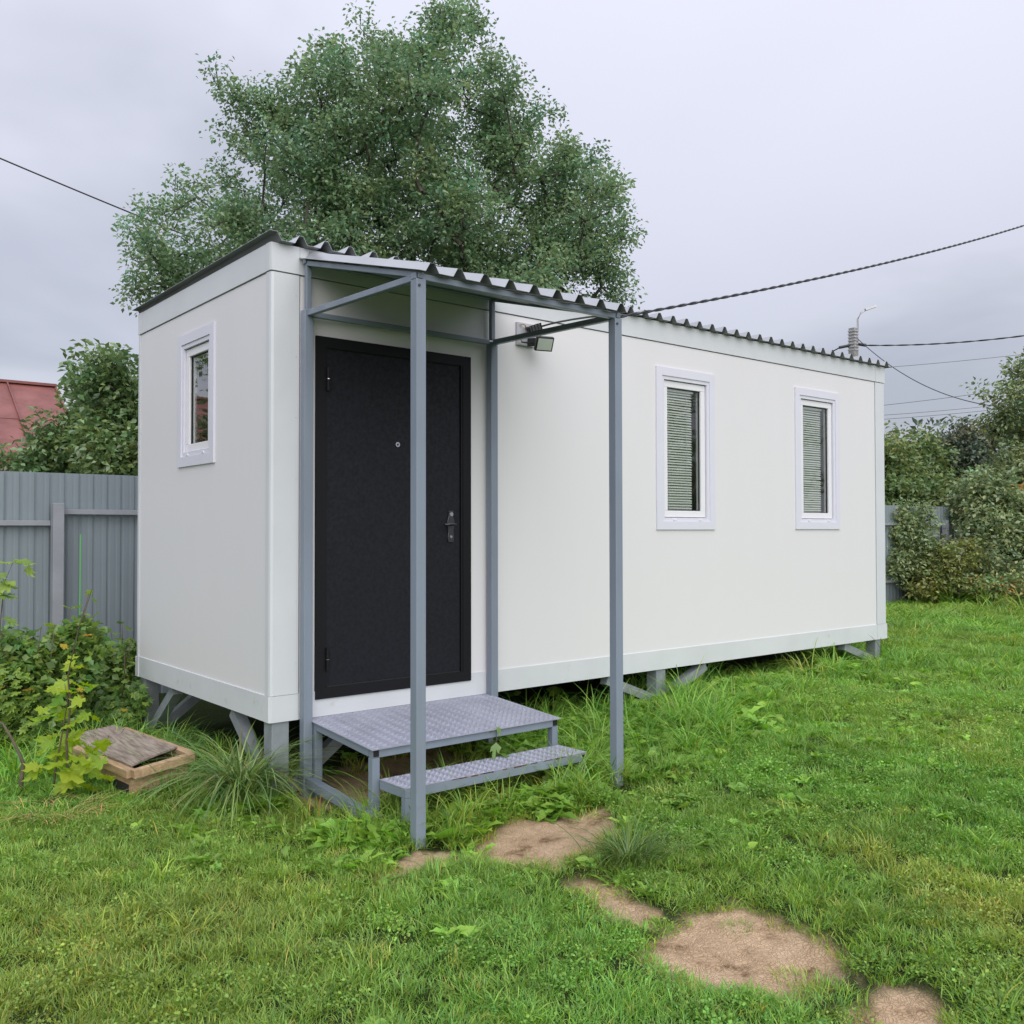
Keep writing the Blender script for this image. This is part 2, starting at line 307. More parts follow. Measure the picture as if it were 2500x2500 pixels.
# ------------------------------------------------------------------ cabin
L, W, H, ZB = 6.0, 2.083, 2.475, 0.40
cabin = empty('modular_cabin', (0, 0, ZB), 'long white sandwich panel site cabin on grey steel feet', 'cabin')
def panel_holes(u0, u1, v0, v1, holes, fn):
    """flat panel in (u,v) with rectangular holes; fn(u,v,d) -> xyz, d in {0 outer, 1 inner}"""
    us = sorted({u0, u1, *[h[0] for h in holes], *[h[1] for h in holes]}); vsx = sorted({v0, v1, *[h[2] for h in holes], *[h[3] for h in holes]})
    solid = {}
    for i in range(len(us)-1):
        for j in range(len(vsx)-1):
            cu_, cv_ = (us[i]+us[i+1])/2, (vsx[j]+vsx[j+1])/2
            solid[i, j] = not any(h[0] < cu_ < h[1] and h[2] < cv_ < h[3] for h in holes)
    mb = MB()
    for (i, j), s in solid.items():
        if not s: continue
        a, b_, c, d = us[i], us[i+1], vsx[j], vsx[j+1]
        for k in (0, 1): mb.raw([fn(a,c,k), fn(b_,c,k), fn(b_,d,k), fn(a,d,k)], [(0,1,2,3)])
        for di, dj, p, q_ in ((-1,0,(a,c),(a,d)), (1,0,(b_,c),(b_,d)), (0,-1,(a,c),(b_,c)), (0,1,(a,d),(b_,d))):
            if not solid.get((i+di, j+dj), False): mb.raw([fn(*p,0), fn(*q_,0), fn(*q_,1), fn(*p,1)], [(0,1,2,3)])
    return mb
def weld_build(mb, name, mt, parent):
    o = mb.build(name, None, parent); me = o.data; bm = bmesh.new(); bm.from_mesh(me); bmesh.ops.remove_doubles(bm, verts=bm.verts, dist=1e-5); bmesh.ops.recalc_face_normals(bm, faces=bm.faces); bm.to_mesh(me); bm.free(); me.materials.append(mt); return o
WIN = [(2.917, 3.562, .990, 2.155), (4.600, 5.248, .993, 2.165)]
DOOR = (.250, 1.272, .092, 2.022); LW = (.740, 1.318, 1.378, 2.190); T = .10; FL_ = .155
inset = .06
holes = [(DOOR[0]+.01, DOOR[1]-.01, DOOR[2]+.01, DOOR[3]-.01)] + [(a+inset, b_-inset, c+inset, d-inset) for a, b_, c, d in WIN]
weld_build(panel_holes(FL_+.007, L-FL_-.007, .06, 2.326, holes, lambda u, v, d: (u, d*T, v)), 'wall_panel', M['panel'], cabin)
lh = [(LW[0]+inset, LW[1]-inset, LW[2]+inset, LW[3]-inset)]
weld_build(panel_holes(.054, W-.03, .06, 2.326, lh, lambda u, v, d: (d*T, u, v)), 'wall_panel', M['panel'], cabin)
MB().box(L-T, L, .06, W-.06, .06, 2.33).build('wall_panel', M['panel'], cabin)
MB().box(.06, L-.06, W-T, W, .06, 2.33).build('wall_panel', M['panel'], cabin)
MB().box(.02, L-.02, .02, W-.02, .012, .055).build('floor', M['foot'], cabin)
MB().box(.105, L-.105, .105, W-.105, 2.36, 2.42).build('ceiling', M['inside'], cabin)
def bent(name, pts, thick, z0, z1, mt):            # corner piece following an L of plan points
    return MB().raw([(x, y, z) for z in (z0, z1) for x, y in pts], [tuple(range(len(pts)-1,-1,-1)), tuple(range(len(pts),2*len(pts)))]+[(i, (i+1) % len(pts), (i+1) % len(pts)+len(pts), i+len(pts)) for i in range(len(pts))]).build(name, mt, cabin)
p_ = .005
# corner posts: near one with its small rounded nose, far ones
bent('corner_flashing', [(-p_, .050), (-p_, .012), (-.001, -.001), (.012, -p_), (FL_, -p_), (FL_, .05), (.05, .05)], 0, .135, 2.326, M['flash'])
bent('corner_flashing', [(L-FL_, -p_), (L-.008, -p_), (L+p_, .008), (L+p_, .12), (L-.02, .12), (L-FL_, .05)], 0, .135, 2.326, M['flash'])
bent('corner_flashing', [(-p_, W-.028), (.03, W-.028), (.03, W+p_), (-p_, W+p_)], 0, .135, 2.326, M['flash'])
bent('corner_flashing', [(L+p_, W+p_), (L-.1, W+p_), (L-.1, W-.02), (L+p_, W-.1)], 0, .135, 2.326, M['flash'])
# fascia strips and bottom trim
q_ = .008
MB().box(FL_+.002, L-FL_-.002, -q_, .06, 2.332, H).build('fascia', M['flash'], cabin)
MB().box(-q_, .06, .05, W-.08, 2.332, H).build('fascia', M['flash'], cabin)
bent('fascia', [(-q_-.001, .046), (-q_-.001, .006), (-.004, -q_-.001), (FL_, -q_-.001), (FL_, .05), (.05, .05)], 0, 2.332, H+.001, M['flash'])
bent('fascia', [(L-FL_, -q_-.001), (L+q_, -q_-.001), (L+q_, .1), (L-.05, .1), (L-.05, .05), (L-FL_, .05)], 0, 2.332, H+.001, M['flash'])
MB().box(-q_-.001, .06, W-.077, W+q_, 2.332, H+.001).build('fascia', M['flash'], cabin)
MB().box(L-.05, L+q_, .103, W+q_, 2.332, H).build('fascia', M['flash'], cabin)
MB().box(.063, L-.053, W-.05, W+q_, 2.332, H).build('fascia', M['flash'], cabin)
MB().box(FL_+.002, L-FL_-.002, -.007, .055, 0, .134).build('bottom_trim', M['trim'], cabin)
MB().box(-.007, .055, .058, W-.05, 0, .134).build('bottom_trim', M['trim'], cabin)
bent('bottom_trim', [(-.008, .056), (-.008, .004), (.004, -.008), (FL_, -.008), (FL_, .055), (.056, .056)], 0, -.001, .133, M['trim'])
bent('bottom_trim', [(L-FL_, -.008), (L+.008, -.008), (L+.008, .1), (L-.05, .1), (L-.05, .055), (L-FL_, .055)], 0, -.001, .133, M['trim'])
MB().box(-.013, .055, W-.047, W+.012, -.001, .133).build('bottom_trim', M['trim'], cabin)
MB().box(L-.05, L+.012, .103, W+.012, 0, .134).build('bottom_trim', M['trim'], cabin)
MB().box(.058, L-.053, W-.05, W+.012, 0, .134).build('bottom_trim', M['trim'], cabin)
# rivets along the flashings
for z in np.arange(.3, 2.25, .32): MB().disc_y((FL_-.018, z), .004, -.0075, -.004, 6).build('rivet', M['flash'], cabin)
# roof sheet ------------------------------------------------------
def rib_profile(x0, n, pitch, zlow, hgt, start_peak):
    pts = []
    for i in range(n):
        c = x0+i*pitch
        if i == 0 and start_peak: pts += [(c-.030, zlow+hgt), (c+.012, zlow+hgt), (c+.036, zlow)]
        else: pts += [(c-.036, zlow), (c-.012, zlow+hgt), (c+.012, zlow+hgt), (c+.036, zlow)]
    return pts
def sheet(name, prof, y0, y1, dz0, dz1, mt, parent, th=.0016, loc=None):
    vs, fs = [], []; n = len(prof); ys = np.linspace(y0, y1, 5)
    for y in ys:
        dz = dz0+(dz1-dz0)*(y-y0)/(y1-y0)
        for x, z in prof: vs.append((x, y, z+dz))
    for j in range(len(ys)-1):
        for i in range(n-1): a = j*n+i; fs.append((a, a+1, a+1+n, a+n))
    o = MB().raw(vs, fs).build(name, mt, parent)
    bm = bmesh.new(); bm.from_mesh(o.data); bmesh.ops.recalc_face_normals(bm, faces=bm.faces)
    if sum(f.normal.z for f in bm.faces) < 0: bmesh.ops.reverse_faces(bm, faces=bm.faces)
    bmesh.ops.solidify(bm, geom=list(bm.faces), thickness=th); bm.normal_update()
    for f in bm.faces:
        if f.normal.z < -.05: f.material_index = 1          # the plain dark primer of the underside
    bm.to_mesh(o.data); bm.free(); o.data.materials.append(M['roofu'])
    return o
prof = rib_profile(-.005, 42, .1455, 2.4795, .042, True)
prof = [p for p in prof if p[0] < 6.06]+[(6.06, 2.4795)]
rs = sheet('roof_sheet', prof, -.055, W+.06, 0, -.012, M['roof'], cabin)
scm = MB().tube([(0, .03, 2.48), (0, .03, 2.488)], .007, 6).build('roof_screw', M['galv'], rs); scm.location.x = .068
for i in range(2, 41, 2): inst(scm.data, 'roof_screw', rs, (-.005+i*.1455+.073, 0, 0))
# windows ---------------------------------------------------------
def ring(mb, fn, a, b_, c, d, wd, d0, d1):
    for (u0, u1, v0, v1) in ((a, b_, d-wd, d), (a, b_, c, c+wd), (a, a+wd, c+wd, d-wd), (b_-wd, b_, c+wd, d-wd)):
        pts = [fn(u, v, k) for k in (d0, d1) for u, v in ((u0,v0),(u1,v0),(u1,v1),(u0,v1))]
        mb.raw(pts, [(0,3,2,1),(4,5,6,7),(0,1,5,4),(1,2,6,5),(2,3,7,6),(3,0,4,7)])
    return mb
def make_window(a, b_, c, d, fn, blind, label):
    """fn(u, v, depth): depth>0 goes into the wall"""
    wroot = ring(MB(), fn, a, b_, c, d, .060, -.012, .02).build('window', M['pvc'], cabin); wroot['label'] = label
    ring(MB(), fn, a+.056, b_-.056, c+.056, d-.056, .030, -.005, .06).build('frame', M['pvc'], wroot)
    ring(MB(), fn, a+.090, b_-.090, c+.090, d-.090, .047, .010, .06).build('sash', M['pvc2'], wroot, bevel=.003)
    ring(MB(), fn, a+.084, b_-.084, c+.084, d-.084, .008, .022, .055).build('seal', M['seal'], wroot)
    ring(MB(), fn, a+.1365, b_-.1365, c+.1365, d-.1365, .006, .024, .034).build('glazing_bead', M['seal'], wroot)
    g = MB(); pts = [fn(u, v, .030) for u, v in ((a+.137,c+.137),(b_-.137,c+.137),(b_-.137,d-.137),(a+.137,d-.137))]
    g.raw(pts, [(0,1,2,3)]).build('pane', M['glass'], wroot)
    for k in (.30, .74):
        u = a+(b_-a)*k; MB().raw([fn(uu, vv, dd) for dd in (-.0045, -.010) for uu, vv in ((u-.018,c+.066),(u+.018,c+.066),(u+.018,c+.078),(u-.018,c+.078))],
            [(0,3,2,1),(4,5,6,7),(0,1,5,4),(1,2,6,5),(2,3,7,6),(3,0,4,7)]).build('drain_cap', M['pvc2'], wroot)
    if blind:
        ub = b_-.137-.062                                   # blind is narrower than the glass, gap at the right
        sm = MB(); uc = 0.0; hw = (ub-(a+.120))/2
        sm.raw([fn(-hw,-.0085,-.007), fn(hw,-.0085,-.007), fn(hw,.0008,-.001), fn(-hw,.0008,-.001), fn(hw,.0080,.009), fn(-hw,.0080,.009)], [(0,1,2,3),(3,2,4,5)])
        proto = sm.build('slat', M['slat'], wroot); ctr = fn((a+.120+ub)/2, 0, 0.0)
        z = c+.137; n = 0
        zs = np.arange(c+.142, d-.150, .0190)
        for i, zz in enumerate(zs):
            o = proto if i == 0 else link(bpy.data.objects.new('slat', proto.data), wroot)
            base = fn((a+.120+ub)/2, zz, .052); zero = fn(0, 0, 0)
            o.location = Vector(base)-Vector(zero); o.rotation_euler[1] = random.Random(i+int(a*100)).uniform(-.009, .009); o.location.z += random.Random(i*7+int(a*100)).uniform(-.0015, .0015)
        for k in (.2, .8):
            u = a+.120+(ub-a-.120)*k; MB().tube([fn(u, c+.14, .0395), fn(u, d-.14, .0395)], .0011, 4).build('cord', M['pvc2'], wroot)
        MB().raw([fn(uu, vv, dd) for dd in (.038, .068) for uu, vv in ((a+.11,d-.158),(ub+.004,d-.158),(ub+.004,d-.128),(a+.11,d-.128))], [(0,3,2,1),(4,5,6,7),(0,1,5,4),(1,2,6,5),(2,3,7,6),(3,0,4,7)]).build('headrail', M['pvc2'], wroot)
    return wroot
make_window(*WIN[0], lambda u, v, d: (u, d, v), True, 'tall window nearer the door with lowered blind')
make_window(*WIN[1], lambda u, v, d: (u, d, v), True, 'tall window at the far end with lowered blind')
make_window(*LW, lambda u, v, d: (d, u, v), False, 'small window in the short end wall')
# door ------------------------------------------------------------
x0, x1, z0, z1 = DOOR
dleaf = MB().box(x0+.062, x1-.075, -.006, .05, z0+.055, z1-.055).build('door', M['door'], cabin, bevel=.003); dleaf['label'] = 'black powder coated steel entrance door'
ring(MB(), lambda u, v, d: (u, d, v), x0, x1, z0, z1, .0585, -.016, .07).build('frame', M['doorf'], dleaf)
MB().box(x0+.0625, x0+.066, -.0085, -.004, z0+.06, z1-.06).build('edge_strip', M['doorf'], dleaf)
MB().box(x1-.073, x1-.0600, -.0135, .03, z0+.06, z1-.06).build('edge_strip', M['doorf'], dleaf)
MB().box(x0+.07, x1-.08, -.012, -.004, z0+.0592, z0+.064).build('threshold_lip', M['dchrome'], dleaf)
for zc_ in (1.795, .30):
    hb = MB().tube([(x0+.064, -.026, zc_-.062), (x0+.064, -.026, zc_-.002)], .0095, 10).tube([(x0+.064, -.026, zc_+.002), (x0+.064, -.026, zc_+.062)], .0095, 10).build('hinge', M['doorf'], dleaf, smooth=False)
    MB().tube([(x0+.064, -.026, zc_-.002), (x0+.064, -.026, zc_+.002)], .0102, 10).build('hinge_ring', M['chrome'], hb) if False else None
    MB().tube([(x0+.064, -.026, zc_-.0018), (x0+.064, -.026, zc_+.0018)], .0105, 10).build('hinge_ring', M['chrome'], dleaf)
MB().disc_y((.761, 1.47), .014, -.011, -.005, 20).build('peephole', M['chrome'], dleaf)
MB().disc_y((.761, 1.47), .006, -.0125, -.0105, 12).build('peephole_lens', M['black'], dleaf)
# handle: ornate long plate, lever, two keyholes
hp = MB(); pl = []
for k in range(13):
    a = k/12; zz = .915+a*.185; hw = .0175+.006*math.sin(a*math.pi)**2+.004*math.sin(a*math.pi*4); pl.append((hw, zz))
vv = [(1.127+sx*hw, yy, zz) for yy in (-.006, -.014) for sx in (-1, 1) for hw, zz in pl]; n = len(pl)
hp.raw(vv, [(s*2*n+k, s*2*n+k+1, s*2*n+n+k+1, s*2*n+n+k) for s in (0, 1) for k in range(n-1)]+[(k, k+1, k+1+2*n, k+2*n) for k in range(n-1)]+[(n+k, n+k+1, n+k+1+2*n, n+k+2*n) for k in range(n-1)]+[(0, n, 3*n, 2*n), (n-1, 2*n-1, 4*n-1, 3*n-1)])
hp.build('handle_plate', M['dchrome'], dleaf, bevel=.002)
MB().tube([(1.134, -.012, 1.020), (1.134, -.050, 1.020), (1.128, -.055, 1.020), (1.09, -.056, 1.022), (1.055, -.052, 1.019)], [.008, .008, .0085, .007, .006], 10).build('handle', M['dchrome'], dleaf, smooth=True)
MB().disc_y((1.127, .948), .008, -.0165, -.013, 14).build('keyhole', M['chrome'], dleaf)
MB().disc_y((1.130, 1.080), .012, -.0165, -.013, 14).build('lock_rosette', M['chrome'], dleaf)
# white strip left of the door frame, screws
MB().box(.212, .2475, -.0035, .02, .15, 2.10).build('door_trim', M['panel'], cabin)
# feet ------------------------------------------------------------
def foot(x, y, braces):
    gz = float(ground_z(x, y))-ZB-.06
    f = MB().box(x-.048, x+.048, y-.048, y+.048, gz, -.002).build('support_foot', M['foot'], cabin, bevel=.004)
    for (dx, dy) in braces:
        MB().bar((x+dx*.52, y+dy*.52, -.03), (x+dx*.06, y+dy*.06, gz+.09), .062, .062).build('brace', M['foot'], f)
for x in (.062, 2.97, 5.88):
    for y in (.055, W-.06):
        br = []
        if x > .1: br.append((-1, 0))
        if x < 5: br.append((1, 0))
        if x < .1 or x > 5: br.append((0, 1 if y < 1 else -1))
        foot(x, y, br)
for y in (.35, W-.41): MB().box(.12, L-.12, y, y+.06, -.06, -.001).build('sill_beam', M['foot'], cabin)

# ------------------------------------------------------------------ porch canopy
can = empty('porch_canopy', (.8, -.55, 0), 'grey steel tube door canopy with corrugated sheet roof', 'canopy')
can.location = (0, 0, 0)
def cpart(mb, name, mt='steel', bevel=.003): return mb.build(name, M[mt], can, bevel=bevel)
z = lambda r: r+ZB
px0, px1, yb, yf = .182, 1.412, -.042, -1.085
ps = .050
for (x, y, top) in ((px0, yb, 2.14), (px1, yb, 2.125), (px0+.005, yf, 2.085), (px1, yf, 2.085)):
    g = float(ground_z(x, y))-.05; cpart(MB().box(x-ps/2, x+ps/2, y-ps/2, y+ps/2, g, z(top)), 'post')
for x in (px0+.004, px1): cpart(MB().box(x-.014, x+.014, yb-.014, yb+.014, z(2.14), z(2.385)), 'upright')
cpart(MB().box(px0+.027, px1-.027, yb-.014, yb+.014, z(2.108), z(2.136)), 'rail')
for x in (px0+.001, px1-.001):
    cpart(MB().bar((x, yb-.026, z(2.122)), (x, yf+.03, z(2.096)), .030, .030), 'rail')
    cpart(MB().bar((x, yb-.016, z(2.385)), (x, yf-.03, z(2.098)), .026, .026), 'rafter')
cpart(MB().box(px0-.02, px1+.02, yb-.016, yb+.016, z(2.385), z(2.412)), 'beam')
cpart(MB().box(px0-.022, px1+.022, yf-.018, yf+.018, z(2.084), z(2.112)), 'beam')
for f_ in (.36, .68):
    yy = yb+(yf-yb)*f_; zz = 2.405+(2.108-2.405)*f_; cpart(MB().bar((px0, yy, z(zz)), (px1, yy, z(zz)), .026, .022), 'purlin', bevel=.002)
cprof = [(.150, 0)] + rib_profile(.222, 9, .1472, 0, .040, False)
cprof = [p for p in cprof if p[0] <= 1.45] + [(1.448, 0)] if cprof[-1][0] < 1.448 else [p for p in cprof if p[0] <= 1.448]
sheet('canopy_sheet', cprof, -1.145, -.012, z(2.112), z(2.420), M['roof'], can)
cpart(MB().box(px0-.026, px0-.0255, -1.0, -.999, z(2), z(2.001)), 'weld', bevel=0) if False else None
for x in (px0+.005, px1): 
    for dz in (.03,): cpart(MB().tube([(x-.012, yf-.0255, z(2.085)-dz), (x-.012, yf-.031, z(2.085)-dz)], .006, 8), 'screw', 'dchrome', 0)
cpart(MB().box(px0-.014, px0+.014, yf-.019, yf-.0185, z(2.088), z(2.108)), 'tube_end', 'dark', 0)
gr = MB(); pts = [(px0+.005, yb-.03, .085), (px0+.004, -.30, .070), (px0+.010, -.50, .055), (px0+.025, -.72, .030)]
for a_, b_ in zip(pts[:-1], pts[1:]): gr.bar(a_, b_, .048, .045)
cpart(gr, 'ground_rail', bevel=0)

# ------------------------------------------------------------------ entrance steps
stp = empty('entrance_steps', (0, 0, 0), 'two tread grey metal entrance platform below the black door', 'steps')
def spart(mb, name, mt='steel', bevel=.002): return mb.build(name, M[mt], stp, bevel=bevel)
bx0, bx1, fy = .212, 1.385, -.660
zt = lambda y: ZB-.002+.045*(y+.02)/.64        # platform top falls slightly outwards
c4 = [(bx0, -.02), (bx1, -.02), (bx1, fy), (bx0, fy)]
def slab(x0, x1, ya, yb_, ztop, th):
    vs = [(x, y, ztop(y)+d) for d in (-th, 0) for x, y in ((x0,ya),(x1,ya),(x1,yb_),(x0,yb_))]
    return MB().raw(vs, [(0,3,2,1),(4,5,6,7),(0,1,5,4),(1,2,6,5),(2,3,7,6),(3,0,4,7)])
def lugs(x0, x1, y0, y1, ztop, pitch=.034):
    vs, fs = [], []; j = 0; y = y0+pitch*.4
    while y < y1-pitch*.3:
        x = x0+pitch*(.4 if j % 2 else .9); i = j % 2
        while x < x1-pitch*.3:
            a = math.radians(45 if (i+j//1) % 2 else -45); ca, sa = math.cos(a), math.sin(a); zz = ztop(y)
            k = len(vs)
            for u, v, h in ((-.0145,0,0),(0,-.006,0),(.0145,0,0),(0,.006,0),(-.006,0,.0042),(.006,0,.0042)):
                vs.append((x+u*ca-v*sa, y+u*sa+v*ca, zz+h))
            fs += [(k,k+1,k+5,k+4),(k+1,k+2,k+5),(k+2,k+3,k+4,k+5),(k+3,k,k+4)]
            x += pitch; i += 1
        y += pitch*.55; j += 1
    return MB().raw(vs, fs)
tp = spart(slab(bx0-.012, bx1+.012, fy-.014, -.008, zt, .004), 'tread_plate', 'plate', 0)
lg = lugs(bx0-.010, bx1+.010, fy-.012, -.010, zt).build('tread_pattern', M['plate'], tp); lg['kind'] = 'stuff'
zu = lambda y: zt(y)-.0055
fr = .040
spart(slab(bx0, bx0+fr, fy+fr+.001, -.02, zu, fr), 'side_frame'); spart(slab(bx1-fr, bx1, fy+fr+.001, -.02, zu, fr), 'side_frame')
spart(slab(bx0+fr*.9, bx1-fr*.9, fy, fy+fr, lambda y: zu(fy), fr), 'front_frame'); spart(slab(bx0+fr+.001, bx1-fr-.001, -.02-fr, -.02, zu, fr), 'back_frame')
for x in (bx0, bx1-fr):
    spart(MB().box(x, x+fr, fy, fy+fr, float(ground_z(x, fy))-.05, zu(fy)-.041), 'leg')
    spart(MB().box(x, x+fr, -.02-fr-.03, -.02-.03, float(ground_z(x, 0))-.05, zu(-.03)-.041), 'leg')
    xx = x+.003; spart(MB().box(xx, xx+fr-.006, fy+.003, fy+fr-.002, zu(fy)-.0395, zu(fy)-.001), 'tube_end', 'steel', 0)
    xr = (bx0-.0005 if x == bx0 else bx1-fr+.002)
# small tube mouths facing the lawn, shade of the hollow painted as black blocks
for x in (bx0+.006, bx1-fr+.006): spart(MB().box(x, x+.028, fy-.0012, fy+.003, zu(fy)-.034, zu(fy)-.006), 'tube_mouth', 'dark', 0)
s0, s1, sb, sf = .240, 1.375, -.600-.075, -.900
zs_ = lambda y: ZB-.190-.01*(y-sb)
tp2 = spart(slab(s0, s1, sf, sb, zs_, .004), 'tread_plate', 'plate', 0)
l2 = lugs(s0+.002, s1-.002, sf+.002, sb-.002, zs_, .030).build('tread_pattern', M['plate'], tp2); l2['kind'] = 'stuff'
zl = lambda y: zs_(y)-.0055
spart(slab(s0+.002, s1-.002, sf, sf+.038, lambda y: zl(sf), .042), 'front_frame'); spart(slab(s0+.002, s0+.04, sf+.039, sb, zl, .042), 'side_frame'); spart(slab(s1-.04, s1-.002, sf+.039, sb, zl, .042), 'side_frame')
for x in (s0+.002, s1-.042): spart(MB().box(x, x+.038, sf+.001, sf+.037, float(ground_z(x, sf))-.05, zl(sf)-.043), 'leg')
spart(MB().box(s1-.034, s1-.008, sf-.0012, sf+.002, zl(sf)-.036, zl(sf)-.006), 'tube_mouth', 'dark', 0)
r_ = random.Random(3); rm = MB()
for k in range(16):
    x = s0+.25+r_.random()*.82; wd = .01+.05*r_.random(); rm.box(x, x+wd, sf-.0011, sf+.002, zl(sf)+.0005-.004*r_.random()**2, zl(sf)+.0035)
spart(rm, 'rust_spots', 'rust', 0)

# ------------------------------------------------------------------ floodlight with its box and the supply cable
fl = empty('floodlight', (1.70, -.01, ZB+2.15), 'small black LED floodlight with connector box on white wall', 'floodlight')
def fpart(mb, name, mt, bevel=0): return mb.build(name, M[mt], fl, bevel=bevel)
fpart(MB().box(-.07, .075, -.006, .0095, -.005, .137), 'mounting_plate', 'galv')
fpart(MB().tube([(.0, -.006, .10), (-.02, -.03, .115), (-.035, -.025, .125), (-.05, -.012, .120)], .004, 6), 'earth_wire', 'wood')
fpart(MB().bar((.005, -.030, .085), (.085, -.045, .118), .048, .045), 'connector', 'black', .006)
for k in range(4):
    c = Vector((.015, -.032, .089)).lerp(Vector((.078, -.044, .115)), k/3); fpart(MB().bar(c-Vector((.003,0,.001)), c+Vector((.003,0,.001)), .054, .051), 'connector_rib', 'black')
fpart(MB().bar((.02, -.006, .018), (.02, -.075, .010), .010, .05), 'bracket', 'black')
hd = empty('x', (0,0,0), None, None); bpy.data.objects.remove(hd)
rot = Matrix.Translation((.045, -.125, -.002)) @ Euler((R(118), 0, R(-18))).to_matrix().to_4x4()
def trans(mb):
    mb.V = [tuple(rot @ Vector(v)) for v in mb.V]; return mb
fpart(trans(MB().box(-.058, .058, -.045, .045, -.004, .024)), 'housing', 'black', .004)
fpart(trans(MB().box(-.048, .048, -.036, .036, .0235, .0265)), 'lens', 'led')
for k in range(6): fpart(trans(MB().box(-.05+k*.0195, -.046+k*.0195, -.036, .036, -.018, -.004)), 'cooling_fin', 'black')
def cat(a, b_, sag, n=24):
    a, b_ = np.array(a, float), np.array(b_, float); t = np.linspace(0, 1, n)[:, None]
    P = a+(b_-a)*t; P[:, 2] -= (4*sag*t*(1-t))[:, 0]; return [tuple(p) for p in P]
def wire(name, label, pts, rad, twist=0, mt='cable', cat_='wire', group=None):
    mb = MB()
    if twist:
        P = np.array(pts); seg = np.linalg.norm(np.diff(P, axis=0), axis=1); s = np.concatenate([[0], np.cumsum(seg)]); n = int(s[-1]/(twist/6))+2; n = min(n, 700)
        u = np.linspace(0, s[-1], n); Q = np.stack([np.interp(u, s, P[:, k]) for k in range(3)], 1)
        d = (P[-1]-P[0])/np.linalg.norm(P[-1]-P[0]); r = np.cross(d, [0,0,1]); r /= np.linalg.norm(r); v = np.cross(r, d)
        for ph in (0, math.pi):
            a = u/twist*2*math.pi+ph; mb.tube([tuple(q) for q in Q+(np.cos(a)[:, None]*r+np.sin(a)[:, None]*v)*rad*.9], rad, 5)
    else: mb.tube(pts, rad, 6)
    o = mb.build(name, M[mt], None, smooth=True); return tag(o, label, cat_, group)
fx, fyv, fz = 1.70, -.01, ZB+2.15
wire('supply_cable', 'black supply cable strung from canopy corner to the right', cat((1.435, -1.06, ZB+2.10), at(3050, 285, 17), .40, 40), .0052, twist=.22)
cab = [(1.78, -.055, ZB+2.268), (1.82, -.09, ZB+2.282), (1.80, -.20, ZB+2.275), (1.70, -.45, ZB+2.235), (1.55, -.75, ZB+2.175), (1.445, -.98, ZB+2.125), (1.436, -1.06, ZB+2.10)]
wire('lamp_cable', 'thin black cable from floodlight connector along canopy rail', cab, .006)
wire('lamp_lead', 'short lead looping below the floodlight connector', [(1.705, -.04, ZB+2.235), (1.665, -.06, ZB+2.205), (1.63, -.05, ZB+2.175), (1.65, -.04, ZB+2.158), (1.71, -.06, ZB+2.155)], .005)

# ------------------------------------------------------------------ fence
YF = 3.5
fen = empty('sheet_metal_fence', (0, YF, 0), 'grey blue corrugated metal fence behind the cabin', 'fence')
fen.location = (0, YF, 0)
def fence_prof(n, x0):
    p = []
    for i in range(n):
        c = x0+i*.108; p += [(c, 0), (c+.003, -.014), (c+.016, -.014), (c+.030, 0)]
        p += [(c+.062, 0), (c+.066, -.0012), (c+.078, -.0012), (c+.082, 0)]
    p.append((x0+n*.108+.002, 0)); return p
fp = fence_prof(10, 0); n = len(fp)
shm = None; r_ = random.Random(8)
k = 0; xs = -5.96
while xs < 14.2:
    gz = float(ground_z(xs+.5, YF)); top = 1.85 if xs < 5 else 1.80
    if shm is None:
        vs = [(x, -y, zz) for zz in (0, 1) for x, y in fp]
        vs = [(x, y-.0, zz) for x, y, zz in vs]
        o = MB().raw(vs, [(i, i+1, i+1+n, i+n) for i in range(n-1)]).build('fence_sheet', M['fence'], fen)
        bm = bmesh.new(); bm.from_mesh(o.data); bmesh.ops.recalc_face_normals(bm, faces=bm.faces); bmesh.ops.solidify(bm, geom=list(bm.faces), thickness=.0015); bm.to_mesh(o.data); bm.free(); shm = o.data
    else: o = link(bpy.data.objects.new('fence_sheet', shm), fen)
    o.location = (xs, .003*(k % 2), gz-.02); o.scale = (1, 1, top-gz+.02+r_.uniform(-.006, .006)); xs += 1.08; k += 1
pxs = [-.197+2.376*i for i in range(-2, 7)]
for i, x in enumerate(pxs):
    gz = float(ground_z(x, YF)); MB().box(x-.04, x+.04, -.135, -.055, gz-.1, 1.605 if x < 5 else 1.56).build('fence_post', M['fencep'], fen, bevel=.004)
    if i+1 < len(pxs):
        up = 1.45 if i % 2 == 1 else 1.54
        if x > 4: up = 1.49
        MB().box(x+.041, pxs[i+1]-.041, -.054, -.015, up-.02, up+.02).build('fence_rail', M['fencep'], fen, bevel=.002)
        MB().box(x+.041, pxs[i+1]-.041, -.054, -.015, gz+.35, gz+.39).build('fence_rail', M['fencep'], fen, bevel=.002)

# ------------------------------------------------------------------ neighbour house with red roof
hc = at(132, 944, 15.0); ridge_z = hc[2]
hs = empty('neighbour_house', (hc[0]-4, hc[1], 0), 'neighbour house with faded red sheet roof beyond the fence', 'house')
def hpart(mb, name, mt, par=hs, bevel=0): return mb.build(name, M[mt], par, bevel=bevel)
hx0, hx1, hw_, ez = -3.5, 4.0, 2.7, 1.75
hpart(MB().box(hx0+.3, hx1-.35, -hw_+.35, hw_-.35, -.1, ez), 'wall', 'brick')
rr_ = MB().raw([(hx0,-hw_,ez-.05),(hx1,-hw_,ez-.05),(hx1,0,ridge_z-.05),(hx0,0,ridge_z-.05),(hx0,hw_,ez-.05),(hx1,hw_,ez-.05),(hx1,0,ridge_z-.06),(hx0,0,ridge_z-.06)],[(0,1,2,3),(4,7,6,5),(0,3,7,4),(1,5,6,2)])
roof = hpart(rr_, 'roof', 'redroof')
nr, nc = 3, 11; r_ = random.Random(12)
